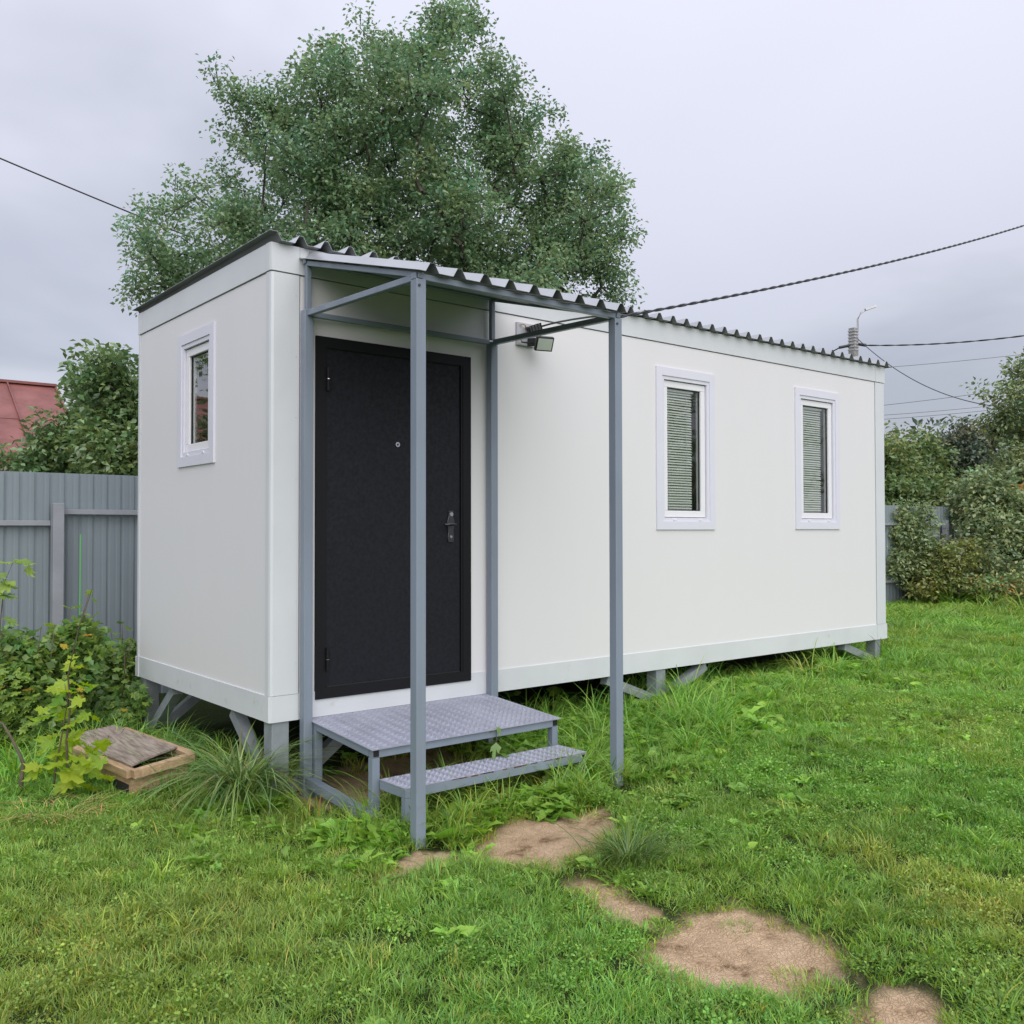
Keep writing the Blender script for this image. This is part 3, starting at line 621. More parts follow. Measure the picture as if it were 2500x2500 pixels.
for i in range(nc):
    for j in range(nr):
        u0, u1 = hx0+(hx1-hx0)*i/nc, hx0+(hx1-hx0)*(i+1)/nc; v0, v1 = j/nr, (j+1)/nr
        up = lambda u, v, d: (u, -hw_*(1-v)-d*.52, ez+(ridge_z-ez)*v+d*.85)
        b0 = .004+r_.uniform(0, .008)
        pts = [(u0+.004, v0-.01, b0), (u1-.004, v0-.01, b0+r_.uniform(0,.008)), (u1-.004, v1, b0), (u0+.004, v1, b0)]
        vs = [up(u, v, d) for u, v, d in pts]+[up(u, v, d+.003) for u, v, d in pts]
        hpart(MB().raw(vs, [(0,3,2,1),(4,5,6,7),(0,1,5,4),(1,2,6,5),(2,3,7,6),(3,0,4,7)]), 'roof_sheet', 'redroof', roof)
    u = hx0+(hx1-hx0)*i/nc
    hpart(MB().bar((u, -hw_-.01, ez+.03), (u, -.01, ridge_z+.03), .018, .035), 'standing_seam', 'redroof', roof)
hpart(MB().bar((hx0-.02, 0, ridge_z+.015), (hx1+.02, 0, ridge_z+.015), .16, .04), 'ridge_cap', 'redroof', roof)
hpart(MB().bar((hx1+.01, -hw_-.01, ez-.02), (hx1+.01, 0, ridge_z-.02), .03, .10), 'verge_board', 'redroof', roof)

# ------------------------------------------------------------------ utility pole
pt = at(2083, 801, 30.0); pb = ground_z(pt[0], pt[1])
pole = empty('utility_pole', (pt[0], pt[1], float(pb)), 'concrete utility pole with street lamp behind the cabin roof', 'pole')
ph = pt[2]-float(pb)
def ppart(mb, name, mt, sm=False): return mb.build(name, M[mt], pole, smooth=sm)
MB().raw([(sx*w_, sy*w_, zz) for zz, w_ in ((0, .17), (ph, .105)) for sx, sy in ((-1,-1),(1,-1),(1,1),(-1,1))], [(0,3,2,1),(4,5,6,7),(0,1,5,4),(1,2,6,5),(2,3,7,6),(3,0,4,7)]).build('shaft', M['conc'], pole, bevel=.015)
for k in range(7): ppart(MB().box(-.125, .125, -.125, .125, ph-.12-k*.10, ph-.09-k*.10), 'clamp_band', 'galv')
ax_ = Vector(cr)
ppart(MB().tube([(0,0,ph-.5), (ax_.x*.14, ax_.y*.14, ph-.1), (ax_.x*.14, ax_.y*.14, ph+.28), (ax_.x*.25, ax_.y*.25, ph+.48), (ax_.x*.45, ax_.y*.45, ph+.62)], .03, 8), 'lamp_arm', 'galv', True)
ppart(MB().bar((ax_.x*.38, ax_.y*.38, ph+.58), (ax_.x*.72, ax_.y*.72, ph+.70), .14, .07), 'lamp_head', 'galv')
ppart(MB().tube([(-ax_.x*.1, -ax_.y*.1, ph-.55), (-ax_.x*.45, -ax_.y*.45, ph-.62)], .05, 6), 'insulator', 'cable')
ppart(MB().tube([(ax_.x*.1, ax_.y*.1, ph-.5), (ax_.x*.4, ax_.y*.4, ph-.55)], .05, 6), 'insulator', 'cable')
top = np.array([pt[0], pt[1], pt[2]])
wire('power_line', 'thick twisted power line running right from the utility pole', cat(top+cr*.4+np.array([0,0,-.55]), at(2950, 730, 26), .35), .014, twist=.9, group=None)
wire('power_line', 'short span of power line from pole down behind the roof edge', cat(top-cr*.4+np.array([0,0,-.6]), at(1780, 960, 33), .15), .02)
wire('telephone_wire', 'thin wire dropping from the pole into the tall tree at right', cat(top+cr*.15+np.array([0,0,-.35]), at(2460, 995, 23), .45), .012)
wire('distant_wire', 'faint upper distant wire right of the roof corner', cat(at(2050, 905, 40), at(2700, 840, 40), .10), .009, group='distant wires right of the cabin')
wire('distant_wire', 'faint distant wire between roof corner and tree, highest of three', cat(at(2050, 1000, 40), at(2560, 935, 40), .08), .010, group='distant wires right of the cabin')
wire('distant_wire', 'faint distant wire between roof corner and tree, middle of three', cat(at(2050, 1020, 40), at(2560, 975, 40), .08), .009, group='distant wires right of the cabin')
wire('distant_wire', 'faint distant wire between roof corner and tree, lowest of three', cat(at(2050, 1030, 40), at(2560, 985, 40), .08), .009, group='distant wires right of the cabin')
wire('overhead_wire', 'single dark wire at upper left running into the big tree', cat(at(-500, 170, 9.0), at(1250, 870, 15.5), .12), .0085)

# ------------------------------------------------------------------ trees
LM = {
 'pear': leaf_mat('pear_leaf', (.215,.325,.165), .40, .10, .33),
 'cherry': leaf_mat('cherry_leaf', (.175,.265,.100), .34, .12, .35),
 'apple': leaf_mat('apple_leaf', (.245,.310,.140), .28, .10, .4),
 'hedge': leaf_mat('hedge_leaf', (.215,.300,.110), .28, .08, .4),
 'yellowish': leaf_mat('yellowish_leaf', (.215,.245,.07), .3, .08, .4),
 'dark': leaf_mat('dark_leaf', (.150,.185,.120), .2, .10, .35),
 'currant': leaf_mat('currant_leaf', (.195,.310,.080), .42, .08, .4),
 'lime': leaf_mat('lime_leaf', (.44,.56,.06), .5, .05, .5),
 'gold': leaf_mat('autumn_leaf', (.52,.38,.04), .4, .05, .5),
}
def leaf_cloud(centers, rad, per, size, rng, up=.55, tintvar=.25, warm=0.0, aspect=.55, droop=.25, gsd=.45):
    """folded two-triangle leaves around each cluster centre"""
    n = len(centers)*per; C0 = np.repeat(centers, per, 0); rr = np.repeat(rad, per) if np.ndim(rad) else np.full(n, rad)
    P = C0+np.clip(rng.normal(0, gsd, (n, 3)), -1.5*gsd, 1.5*gsd)*rr[:, None]*np.array([1, 1, .8])
    N = rng.normal(0, 1, (n, 3)); N[:, 2] = np.abs(N[:, 2])*.8+up; N /= np.linalg.norm(N, axis=1)[:, None]
    A = P-C0; A /= np.linalg.norm(A, axis=1)[:, None]+1e-6; A = A+rng.normal(0, .6, (n, 3)); A[:, 2] -= droop
    A -= N*np.sum(A*N, 1)[:, None]; A /= np.linalg.norm(A, axis=1)[:, None]+1e-6; B = np.cross(N, A)
    s = size*rng.uniform(.65, 1.25, n)[:, None]; fold = rng.uniform(.05, .3, n)[:, None]
    v0 = P; v1 = P+A*s*.5+B*s*aspect*.5+N*s*fold*.5; v2 = P+A*s-N*s*.12; v3 = P+A*s*.5-B*s*aspect*.5+N*s*fold*.5
    V = np.stack([v0, v1, v2, v3], 1).reshape(-1, 3); i = np.arange(n)*4
    F = np.concatenate([np.stack([i, i+1, i+2], 1), np.stack([i, i+2, i+3], 1)])
    cl = np.repeat(rng.uniform(1-tintvar, 1+tintvar, len(centers)), per)*rng.uniform(1-tintvar, 1+tintvar, n)
    hue = np.repeat(rng.normal(0, 1, len(centers)), per)*.6+rng.normal(0, .5, n)
    t = np.stack([cl*(1+.14*hue+warm*np.clip(hue, 0, 3)), cl, cl*(1-.10*hue)], 1); t = np.clip(t, .15, 3)
    return V, F, np.repeat(t, 4, 0)
def skeleton(base, fork_z, targets, rng, step=.3, wob=.06, lean=(0,0)):
    nodes = []; par = []
    z = base[2]-.15; k = 0; p = np.array([base[0], base[1], z])
    n0 = max(3, int((fork_z-z)/step)); 
    for i in range(n0+1):
        f = i/n0; nodes.append(np.array([base[0]+lean[0]*f+rng.normal(0, wob*.4), base[1]+lean[1]*f+rng.normal(0, wob*.4), z+(fork_z-z)*f])); par.append(i-1)
    order = np.argsort(np.linalg.norm(targets-nodes[-1], axis=1))
    arr = np.array(nodes)
    load = [0]*len(nodes); lo = max(1, int(len(nodes)*.6))
    for ti in order:
        t = targets[ti]; d = np.linalg.norm(arr-t, axis=1)+.35*np.clip(arr[:, 2]-t[2], 0, 9); d[:lo] += 2.0
        j = int(np.argmin(d)); a = arr[j]; dist = np.linalg.norm(t-a); m_ = max(1, int(dist/step)); prev = j; new = []
        bow = rng.normal(0, wob, 3)*dist; bow[2] -= .08*dist
        for s in range(1, m_+1):
            f = s/m_; q = a+(t-a)*f+bow*4*f*(1-f)*.5; new.append(q); nodes.append(q); par.append(prev); prev = len(nodes)-1
        arr = np.concatenate([arr, np.array(new)])
    return arr, np.array(par)
def limb_mesh(arr, par, rtip, rbase, power=.5, minr=0.0, sides=5):
    n = len(arr); cnt = np.zeros(n); kids = np.bincount(par[par >= 0], minlength=n); cnt[kids == 0] = 1
    for i in range(n-1, 0, -1): cnt[par[i]] += cnt[i]
    r = rtip*np.power(np.maximum(cnt, 1), power); r = r*min(1, rbase/r[0]) if r[0] > rbase else r*(1+(rbase/r[0]-1)*(cnt/cnt[0]))
    V, F = [], []
    idx = np.array([i for i in range(1, n) if r[i] >= minr]); a = arr[par[idx]]; b_ = arr[idx]; d = b_-a; d /= np.linalg.norm(d, axis=1)[:, None]+1e-9
    ref = np.where(np.abs(d[:, 2:3]) > .9, np.array([[1., 0, 0]]), np.array([[0, 0, 1.]])); u = np.cross(d, ref); u /= np.linalg.norm(u, axis=1)[:, None]+1e-9; v = np.cross(d, u)
    ra, rb = np.minimum(r[par[idx]], r[idx]*1.35), r[idx]; vs = []
    for P, rr in ((a, ra), (b_, rb)):
        for k in range(sides):
            th = 2*math.pi*k/sides; vs.append(P+(u*math.cos(th)+v*math.sin(th))*rr[:, None])
    V = np.stack(vs, 1).reshape(-1, 3); o = np.arange(len(idx))*2*sides
    F = np.concatenate([np.stack([o+k, o+(k+1) % sides, o+sides+(k+1) % sides, o+sides+k], 1) for k in range(sides)])
    return V, F
def blob_points(blobs, n, rng, shell=.55):
    vol = np.array([b_[3]*b_[4]*b_[5] for b_ in blobs])**.7; w_ = vol/vol.sum(); out = []
    ks = rng.choice(len(blobs), n, p=w_)
    d = rng.normal(0, 1, (n, 3)); d /= np.linalg.norm(d, axis=1)[:, None]; rad = np.where(rng.random(n) < shell, rng.uniform(.72, 1.0, n), rng.random(n)**(1/3)*.9)
    B = np.array([b_[:6] for b_ in blobs]); return B[ks, :3]+d*rad[:, None]*B[ks, 3:6]
def px_blobs(lst, depth, dscale=.85, jit=None, seed=0):
    """crown lobes given as sight-line centre and size, each set at its own distance"""
    rg = np.random.default_rng(seed); o = []
    for it in lst:
        cx, cy, rx, ry = it[:4]; dd = it[4] if len(it) > 4 else rg.uniform(-.5, .5)*(jit or 0)
        g = 2500/1932; c = at(cx*g, cy*g, depth+dd); k = (depth+dd)/FPX*g; o.append((c[0], c[1], c[2], rx*k, max(rx, ry*.8)*k*dscale, ry*k))
    return o
def make_tree(name, label, base, fork_z, blobs, ncl, per, crad, lsize, lmat, seed, trunk_r, cat_='tree', group=None, warm=0., minr=.004, extra=None, tips=None, tintvar=.22, aspect=.55, gsd=.45, shell=.6, keep=None, csp=.75):
    rng = np.random.default_rng(seed); sub = 4; bo = blob_points(blobs, ncl//sub, rng, shell); cen = np.repeat(bo, sub, 0)+np.clip(rng.normal(0, 1, (len(bo)*sub, 3)), -1.4, 1.4)*crad*csp*np.array([1, 1, .7])
    if tips is not None: cen = np.concatenate([cen, tips])
    if keep is not None: cen = cen[keep(cen)]
    root = empty(name, tuple(base), label, cat_, group); b0 = np.array(base)
    arr, par = skeleton(b0, fork_z, cen, rng)
    V, F = limb_mesh(arr-b0, par, .0045, trunk_r, .5, minr)
    link(bpy.data.objects.new('trunk', np_mesh('trunk', V, F, M['bark'], True)), root)
    V, F, c = leaf_cloud(cen-b0, crad*rng.uniform(.7, 1.3, len(cen)), per, lsize, rng, tintvar=tintvar, warm=warm, aspect=aspect, gsd=gsd)
    o = link(bpy.data.objects.new('crown', np_mesh('crown', V, F, LM[lmat], False, c)), root); o['kind'] = 'stuff'
    return root, cen
def gpos(px, py, dep):
    p = at(px, py, dep); return (float(p[0]), float(p[1]), float(ground_z(p[0], p[1])))
LOBES = [(840,45,42),(790,78,66),(890,82,60),(700,108,70),(620,132,60),(930,150,46),(968,152,20),(760,170,95),(870,190,95),(650,210,92),(560,205,62),(450,168,36),(430,215,46),(500,240,66),(402,232,18),(960,250,66),(1010,248,22),(900,300,105),(770,300,115),(640,310,98),(530,310,66),(560,400,86),(670,400,96),(820,400,115),(980,350,88),(1040,290,48),(1075,325,46),(1080,380,66),(1120,370,44),(430,372,56),(360,372,40),(420,440,72),(330,420,50),(275,412,20),(310,490,60),(270,482,26),(272,550,30),(390,520,78),(500,500,88),(640,500,98),(800,510,105),(950,460,98),(1080,470,80),(1150,425,40),(1186,440,22),(1150,500,40),(1138,540,32),(1040,530,66),(250,602,10),(900,540,78)]
rl = np.random.default_rng(3)
big = px_blobs([(x, y, r*.95, r*.9, float(rl.uniform(-1, 1))*(.25+1.1*min(1, r/95))) for x, y, r in LOBES], 11.0, dscale=1.0)
make_tree('pear_tree', 'big spreading green tree rising behind the white cabin', gpos(1010, 1600, 11.3), 2.2, big, 2280, 50, .215, .056, 'pear', 4, .17, warm=.0, tintvar=.24, aspect=.58, csp=.62, minr=.003, gsd=.42, shell=.7)
lc = px_blobs([(220,800,65,70,0),(165,825,55,50,.4),(100,862,55,32,.2),(218,712,32,38,-.2),(215,860,55,35,-.4),(140,748,22,20,.3),(270,790,55,75,.8),(60,882,60,22,.3)], 9.2)
make_tree('cherry_tree', 'leafy cherry tree above the fence left of the cabin', gpos(250, 1600, 9.3), 1.2, lc, 480, 44, .19, .075, 'cherry', 7, .08, group='trees beyond the fence', tintvar=.3)
# tree further left along the fence, which the end wall window mirrors
make_tree('cherry_tree', 'tree left of the picture that the small end window mirrors', (-3.6, 9.0, 0.0), 1.5, [(-3.6,9.0,3.0,2.0,1.8,1.5),(-2.6,9.6,2.2,1.5,1.5,1.1),(-4.8,8.8,2.2,1.4,1.4,1.2)], 220, 55, .34, .11, 'cherry', 9, .1, group='trees beyond the fence', tintvar=.3)
make_tree('garden_tree', 'tree right of the picture that the front windows mirror', (19.0, -12.5, .14), 1.6, [(19,-12.5,4.0,2.8,2.8,2.6),(17.5,-13.2,2.6,2.0,2.0,1.7),(20.3,-12,2.6,2.0,2.0,1.8)], 260, 55, .5, .17, 'apple', 10, .14, tintvar=.3)
# right-hand garden edge
RG = 'trees and bushes at the garden edge'
make_tree('hedge_tree', 'green tree just right of the cabin corner above the fence', gpos(2230, 1450, 20.5), 1.4, px_blobs([(1690,890,55,65,0),(1740,880,50,50,.4),(1650,880,50,60,.3),(1775,925,45,45,-.3),(1700,940,70,40,-.5)], 20.5), 390, 34, .30, .11, 'hedge', 21, .1, group=RG, warm=.08)
make_tree('plum_tree', 'dark rounded tree with reddish top between the other trees', gpos(2360, 1450, 21.5), 1.6, px_blobs([(1820,850,48,48,0),(1800,890,50,45,.2),(1850,880,45,50,-.2),(1835,815,26,24,.1),(1830,940,55,45,.3)], 21.5), 390, 34, .30, .11, 'dark', 22, .11, group=RG, warm=.14)
make_tree('apple_tree', 'tall loose apple tree at the right edge of the picture', gpos(2530, 1450, 18.0), 1.9, px_blobs([(1950,780,55,75,0),(1932,710,24,36,.2),(1900,750,30,14,-.2),(1882,785,26,12,.1),(1915,835,36,42,.2),(1975,850,70,80,.3),(1935,890,60,50,-.3),(1925,940,60,40,.2)], 18.0), 520, 34, .24, .095, 'apple', 23, .12, group=RG, tintvar=.25)
make_tree('willow_bush', 'broad grey green bush in front of the fence end at right', gpos(2400, 1455, 16.2), .7, px_blobs([(1862,1010,48,60,0),(1835,950,30,35,.3),(1880,950,50,50,.2),(1900,1060,55,55,-.3),(1850,1070,50,45,-.5),(1945,1010,60,70,.1),(1800,1080,25,20,.2)], 16.2), 560, 36, .22, .09, 'apple', 24, .07, 'bush', RG, tintvar=.28)
make_tree('rowan_tree', 'rowan with orange red tints at the right picture edge', gpos(2490, 1450, 17.2), .9, px_blobs([(1905,955,36,30,0),(1940,985,45,40,0),(1880,990,25,26,-.3),(1925,1040,40,40,.2)], 16.9), 200, 34, .22, .095, 'yellowish', 25, .06, group=RG, warm=.9, tintvar=.3)
make_tree('young_apple_tree', 'thin stemmed airy young tree against the far fence', gpos(2232, 1462, 15.6), .85, px_blobs([(1700,1020,34,50,0),(1695,1070,38,34,-.2),(1740,1045,30,36,.2),(1768,1070,36,18,-.1),(1690,975,26,24,.2),(1728,985,18,22,.1)], 15.6), 330, 32, .18, .075, 'apple', 26, .035, group=RG, tintvar=.25)
make_tree('yellowing_bush', 'low yellow green bush beside the thin stemmed young tree', gpos(2290, 1468, 15.2), .45, px_blobs([(1770,1085,35,22,0),(1800,1065,28,30,.1),(1815,1035,20,22,.1),(1760,1105,40,14,-.1)], 15.2), 160, 30, .17, .07, 'yellowish', 27, .03, 'bush', RG, tintvar=.3)
make_tree('currant_bush', 'low dull bush with pinkish leaves at the lawn edge', gpos(2410, 1475, 14.8), .35, px_blobs([(1880,1110,32,16,0),(1850,1115,30,14,.2),(1915,1118,30,14,.1)], 14.8), 120, 30, .16, .07, 'hedge', 28, .025, 'bush', RG, warm=.7, tintvar=.3)
make_tree('distant_tree', 'hazy green tree far behind the hedge', gpos(2300, 1430, 34), 1.5, px_blobs([(1790,905,90,45,0),(1700,900,80,50,1),(1880,910,70,40,1)], 34), 120, 60, .9, .32, 'dark', 29, .2, group=RG)
# far hedge closing the horizon beyond the fence
rng = np.random.default_rng(77); hp_ = []
for k in range(900):
    x = rng.uniform(-45, 110); y = 46+rng.uniform(0, 14)-.15*x; hp_.append((x, y, rng.uniform(.2, 3.6)*(.7+.5*math.sin(x*.35+1)**2)))
V, F, c = leaf_cloud(np.array(hp_), 1.4, 26, .55, rng, tintvar=.3)
tag(link(bpy.data.objects.new('far_woodland', np_mesh('far_woodland', V, F, LM['dark'], False, c))), 'far belt of dark green trees on the horizon', 'woodland', kind='stuff')

# ------------------------------------------------------------------ well hatch
hb = empty('wooden_hatch', (-.41, 1.0, 0), 'low wooden hatch box with weathered plywood lid in the grass', 'hatch')
hb.location = (0, 0, 0)
FLc, FRc, BRc, BLc = Vector((-.530,.490,.150)), Vector((-.205,.515,.188)), Vector((-.295,1.46,.188)), Vector((-.62,1.44,.150))
def wpart(mb, name, mt, bevel=.002): return mb.build(name, M[mt], hb, bevel=bevel)
upv = ((FRc-FLc).cross(BLc-FLc)).normalized()
for a_, b_, nm in ((FLc, FRc, 'front_batten'), (BLc, BRc, 'back_batten')): wpart(MB().bar(a_-upv*.022, b_-upv*.022, .045, .044, upv), nm, 'wood')
for a_, b_ in ((FLc, BLc), (FRc, BRc)):
    d = (b_-a_).normalized(); wpart(MB().bar(a_+d*.024-upv*.0225, b_-d*.024-upv*.0225, .045, .043, upv), 'side_batten', 'wood')
def box_under(a_, b_, nm):
    ga, gb = Vector((a_.x, a_.y, -.08)), Vector((b_.x, b_.y, -.08)); d = (b_-a_).normalized(); nn = d.cross(Vector((0,0,1))).normalized()*.008
    vs = [ga-nn, gb-nn, b_-upv*.046-nn, a_-upv*.046-nn, ga+nn, gb+nn, b_-upv*.046+nn, a_-upv*.046+nn]
    wpart(MB().raw(vs, [(0,3,2,1),(4,5,6,7),(0,1,5,4),(1,2,6,5),(2,3,7,6),(3,0,4,7)]), nm, 'wood', 0)
ins = lambda p: p+(Vector((-.41,.97,p.z))-p)*.10
I = [ins(p) for p in (FLc, FRc, BRc, BLc)]
for i in range(4): box_under(I[i], I[(i+1) % 4], 'box_side')
lid = MB(); nxl, nyl = 8, 16; vs = []
A_, B_, C_, D_ = FLc+Vector((.012,.055,.006)), FRc+Vector((-.028,.155,.006)), BRc+Vector((-.035,.03,.008)), BLc+Vector((.005,.05,.009))
for layer in (0, 1):
    for j in range(nyl+1):
        for i in range(nxl+1):
            u, v = i/nxl, j/nyl; p = A_.lerp(B_, u).lerp(D_.lerp(C_, u), v); wv = .003*math.sin(u*4+v*7)+.003*(v-.5)**2*4
            vs.append(p+upv*(wv+.004-(layer*.010)))
fs = []
n1_ = (nxl+1)*(nyl+1)
for j in range(nyl):
    for i in range(nxl):
        a = j*(nxl+1)+i; fs += [(a, a+1, a+nxl+2, a+nxl+1), (a+n1_, a+nxl+1+n1_, a+nxl+2+n1_, a+1+n1_)]
for j in range(nyl):
    a = j*(nxl+1); fs += [(a, a+nxl+1, a+nxl+1+n1_, a+n1_)]; a += nxl; fs += [(a, a+n1_, a+nxl+1+n1_, a+nxl+1)]
for i in range(nxl): fs += [(i, i+n1_, i+1+n1_, i+1)]; 
lid.raw(vs, fs).build('lid', M['ply'], hb)
MB().box(-.55, -.22, .56, 1.40, .02, .06).build('dark_shaft', M['dark'], hb)

# ------------------------------------------------------------------ plants with leaves of their own
def lobed_leaf(name, lobes, mt, depth=.35, cup=.12, seed=0):
    """flat-ish palmate leaf, stalk at origin, tip along +Y, unit length"""
    rg = random.Random(seed); pts = [(0, .05)]; n = len(lobes)
    for i, (ang, ln) in enumerate(lobes):
        a = math.radians(ang); prev = math.radians(lobes[i-1][0]) if i else math.radians(lobes[0][0]+38)
        nt_ = (a+prev)/2; pts.append((math.sin(nt_)*ln*depth*.9, .12+math.cos(nt_)*ln*depth*.9))
        for s_, f in ((+9, .72), (0, 1.0), (-9, .72)):
            b2 = a+math.radians(s_); pts.append((math.sin(b2)*ln*f*(1+rg.uniform(-.05,.05)), .12+math.cos(b2)*ln*f))
    a = math.radians(lobes[-1][0]-38); pts.append((math.sin(a)*lobes[-1][1]*depth, .12+math.cos(a)*lobes[-1][1]*depth))
    c = (0, .22); V = [(c[0], c[1], 0)]+[(x, y, cup*((x**2+(y-.22)**2)**.5)**1.5*(1 if k % 2 else -.6)) for k, (x, y) in enumerate(pts)]; m_ = len(pts)
    me = np_mesh(name, V, np.array([(0, i+1, (i+1) % m_+1) for i in range(m_)]), mt, True, np.ones((len(V), 3)))
    return me
MAPLE = [(105, .5), (52, .78), (0, .95), (-52, .78), (-105, .5)]
CURR = [(80, .5), (38, .72), (0, .85), (-38, .72), (-80, .5)]
def tint_var(me, mt, r):
    m2 = me.copy(); a = m2.color_attributes['tint']; n = len(a.data); c = np.ones((n, 4), np.float32); c[:, :3] = r; a.data.foreach_set('color', c.ravel()); m2.materials.clear(); m2.materials.append(mt); return m2
lm0 = lobed_leaf('leaf', MAPLE, LM['lime'], .66, .25, 1); lc0 = lobed_leaf('leaf', CURR, LM['currant'], .62, .2, 2)
LIME = [tint_var(lm0, LM['lime'], c) for c in ((.9,.95,.8), (.7,.85,.8), (.45,.70,.9), (1.1,1.05,1))]
CUR = [tint_var(lc0, LM['currant'], c) for c in ((1.3,1.25,1.1), (.95,1.0,.9), (1.7,1.5,1.1), (.7,.8,.75))]
GOLD = [tint_var(lc0, LM['gold'], c) for c in ((1,1,1), (.9,.7,1))]
def place_leaf(me, root, p, size, rng, outdir=None, tilt=.5):
    az = math.atan2(outdir[1], outdir[0])-math.pi/2 if outdir is not None else rng.uniform(0, 6.28)
    rot = Euler((rng.uniform(-.9, .15)*tilt-.15, rng.uniform(-.5, .5)*tilt, az+rng.uniform(-.4, .4)), 'XYZ')
    return inst(me, 'leaf', root, tuple(p), rot, (size*rng.uniform(.8, 1.2),)*3)
def sapling(name, label, base, stems, leaves, group=None, cat_='plant'):
    root = empty(name, tuple(base), label, cat_, group)
    for pts, r0 in stems:
        k = len(pts); MB().tube(pts, [r0*(1-.75*i/(k-1)) for i in range(k)], 7).build('stem', M['twig'], root, smooth=True)
    for me, p, s, od, rng, tl in leaves: place_leaf(me, root, p, s, rng, od, tl)
    return root
def px_local(px, py, dep, base): return Vector(at(px, py, dep))-Vector(base)
g_ = 2500/1932
# maple sapling: yellow green leaves, brown stems
sb_ = (-.80, .82, float(ground_z(-.8, .82))); dep = float((np.array(sb_)-CAM)@cf)
rng = random.Random(41); stems = []; leaves = []
S1 = [(132,1512),(128,1470),(125,1400),(133,1330),(128,1275),(140,1220),(150,1180),(168,1120)]
S2 = [(98,1512),(105,1450),(118,1380),(128,1320),(122,1290)]
for S, r in ((S1, .008), (S2, .006)): stems.append(([px_local(x*g_, y*g_, dep-.03*i, sb_) for i, (x, y) in enumerate(S)], r))
spots = [(135,1395,.16,0),(160,1405,.13,0),(120,1420,.14,3),(150,1430,.15,0),(130,1450,.15,3),(170,1440,.12,0),(185,1460,.11,1),(90,1440,.12,0),(110,1385,.13,0),(140,1360,.12,0),(160,1375,.11,0),(100,1350,.12,1),(130,1340,.10,1),(150,1330,.10,0),(115,1310,.12,2),(140,1300,.11,2),(122,1285,.10,0),(155,1290,.09,1),(95,1395,.11,1),(75,1450,.10,0),(190,1400,.10,0),(165,1345,.09,1),(135,1250,.09,0),(128,1240,.07,0),(110,1460,.11,3),(145,1475,.12,0),(125,1478,.10,0),(175,1420,.10,1)]
for x, y, s, c in spots+[(x+rng.uniform(-22, 22), y+rng.uniform(-20, 18), s*.8, rng.choice((0, 0, 1, 3))) for x, y, s, c in spots]:
    d = rng.uniform(-.14, .10); p = px_local(x*g_, y*g_, dep+d, sb_); od = (rng.uniform(-1, 1), rng.uniform(-1, .4)); leaves.append((LIME[c], p, s*.85, od, rng, 1.0))
for x, y, s in ((150,1297,.06),(120,1215,.065),(165,1197,.06),(152,1312,.05)): leaves.append((GOLD[rng.randrange(2)], px_local(x*g_, y*g_, dep-.05, sb_), s*.8, (rng.uniform(-1,1), -1), rng, 1.0))
sapling('maple_sapling', 'young maple sapling with bright yellow green lobed leaves', sb_, stems, leaves)
# dead grey twig stem at the left edge
tb = (-.93, 1.0, 0.0); dep = float((np.array(tb)-CAM)@cf)
sapling('bare_stem', 'bare brown cut stem standing at the left edge', tb, [([px_local(x*g_, y*g_, dep, tb) for x, y in ((38,1505),(40,1470),(44,1440),(38,1425),(20,1390),(5,1365),(-20,1350))], .014)], [])
# currant / raspberry bushes in front of the fence
def bush(name, label, base, blobs, n, lsize, seed, meshes, weights, gold=0, group=None, stems=7, per=1, hmat='currant', shoots=6):
    rng = random.Random(seed); nr = np.random.default_rng(seed); root = empty(name, tuple(base), label, 'bush', group); b0 = Vector(base)
    cen = blob_points(blobs, n, nr, .75)
    st = cen[nr.choice(len(cen), stems, replace=False)]
    for t_ in st:
        t_ = Vector(t_)-b0; m_ = t_*.5+Vector((rng.uniform(-.06,.06), rng.uniform(-.06,.06), .06)); MB().tube([(rng.uniform(-.12,.12), rng.uniform(-.1,.1), -.04), m_, t_], [.007, .005, .003], 5).build('stem', M['twig'], root, smooth=True)
    topz = cen[:, 2].max()
    for q in range(shoots):
        b1 = Vector(cen[nr.integers(len(cen))])-b0; h_ = rng.uniform(.12, .30); t1 = Vector((b1.x+rng.uniform(-.08,.08), b1.y+rng.uniform(-.08,.08), max(b1.z, (topz-b0.z)*.75)+h_))
        MB().tube([b1*.6, (b1*.6).lerp(t1, .6)+Vector((.02,0,0)), t1], [.005, .004, .002], 5).build('stem', M['twig'], root, smooth=True)
        for w2 in range(7):
            f = .45+.55*w2/6; p = (b1*.6).lerp(t1, f); an = w2*2.4; place_leaf(rng.choice(meshes), root, p+Vector((math.cos(an), math.sin(an), 0))*.02, lsize*1.05, rng, (math.cos(an), math.sin(an)), 1.0)
    mids = np.mean([b_[:3] for b_ in blobs], 0); k300 = 0
    order = sorted(range(len(cen)), key=lambda i: float((cen[i]-CAM)@cf))
    far = []
    for r_i, i in enumerate(order):
        p = cen[i]
        if r_i < 290-7*shoots:
            me = rng.choices(meshes, weights)[0] if rng.random() > gold else rng.choice(GOLD)
            place_leaf(me, root, Vector(p)-b0, lsize, rng, p[:2]-mids[:2], 1.0)
        else: far.append(p)
    if far:
        V, F, c = leaf_cloud(np.array(far)-np.array(base), .09, 5, lsize*.95, nr, tintvar=.3, aspect=.85)
        o = link(bpy.data.objects.new('inner_leaves', np_mesh('inner_leaves', V, F, LM[hmat], False, c)), root); o['kind'] = 'stuff'
    return root
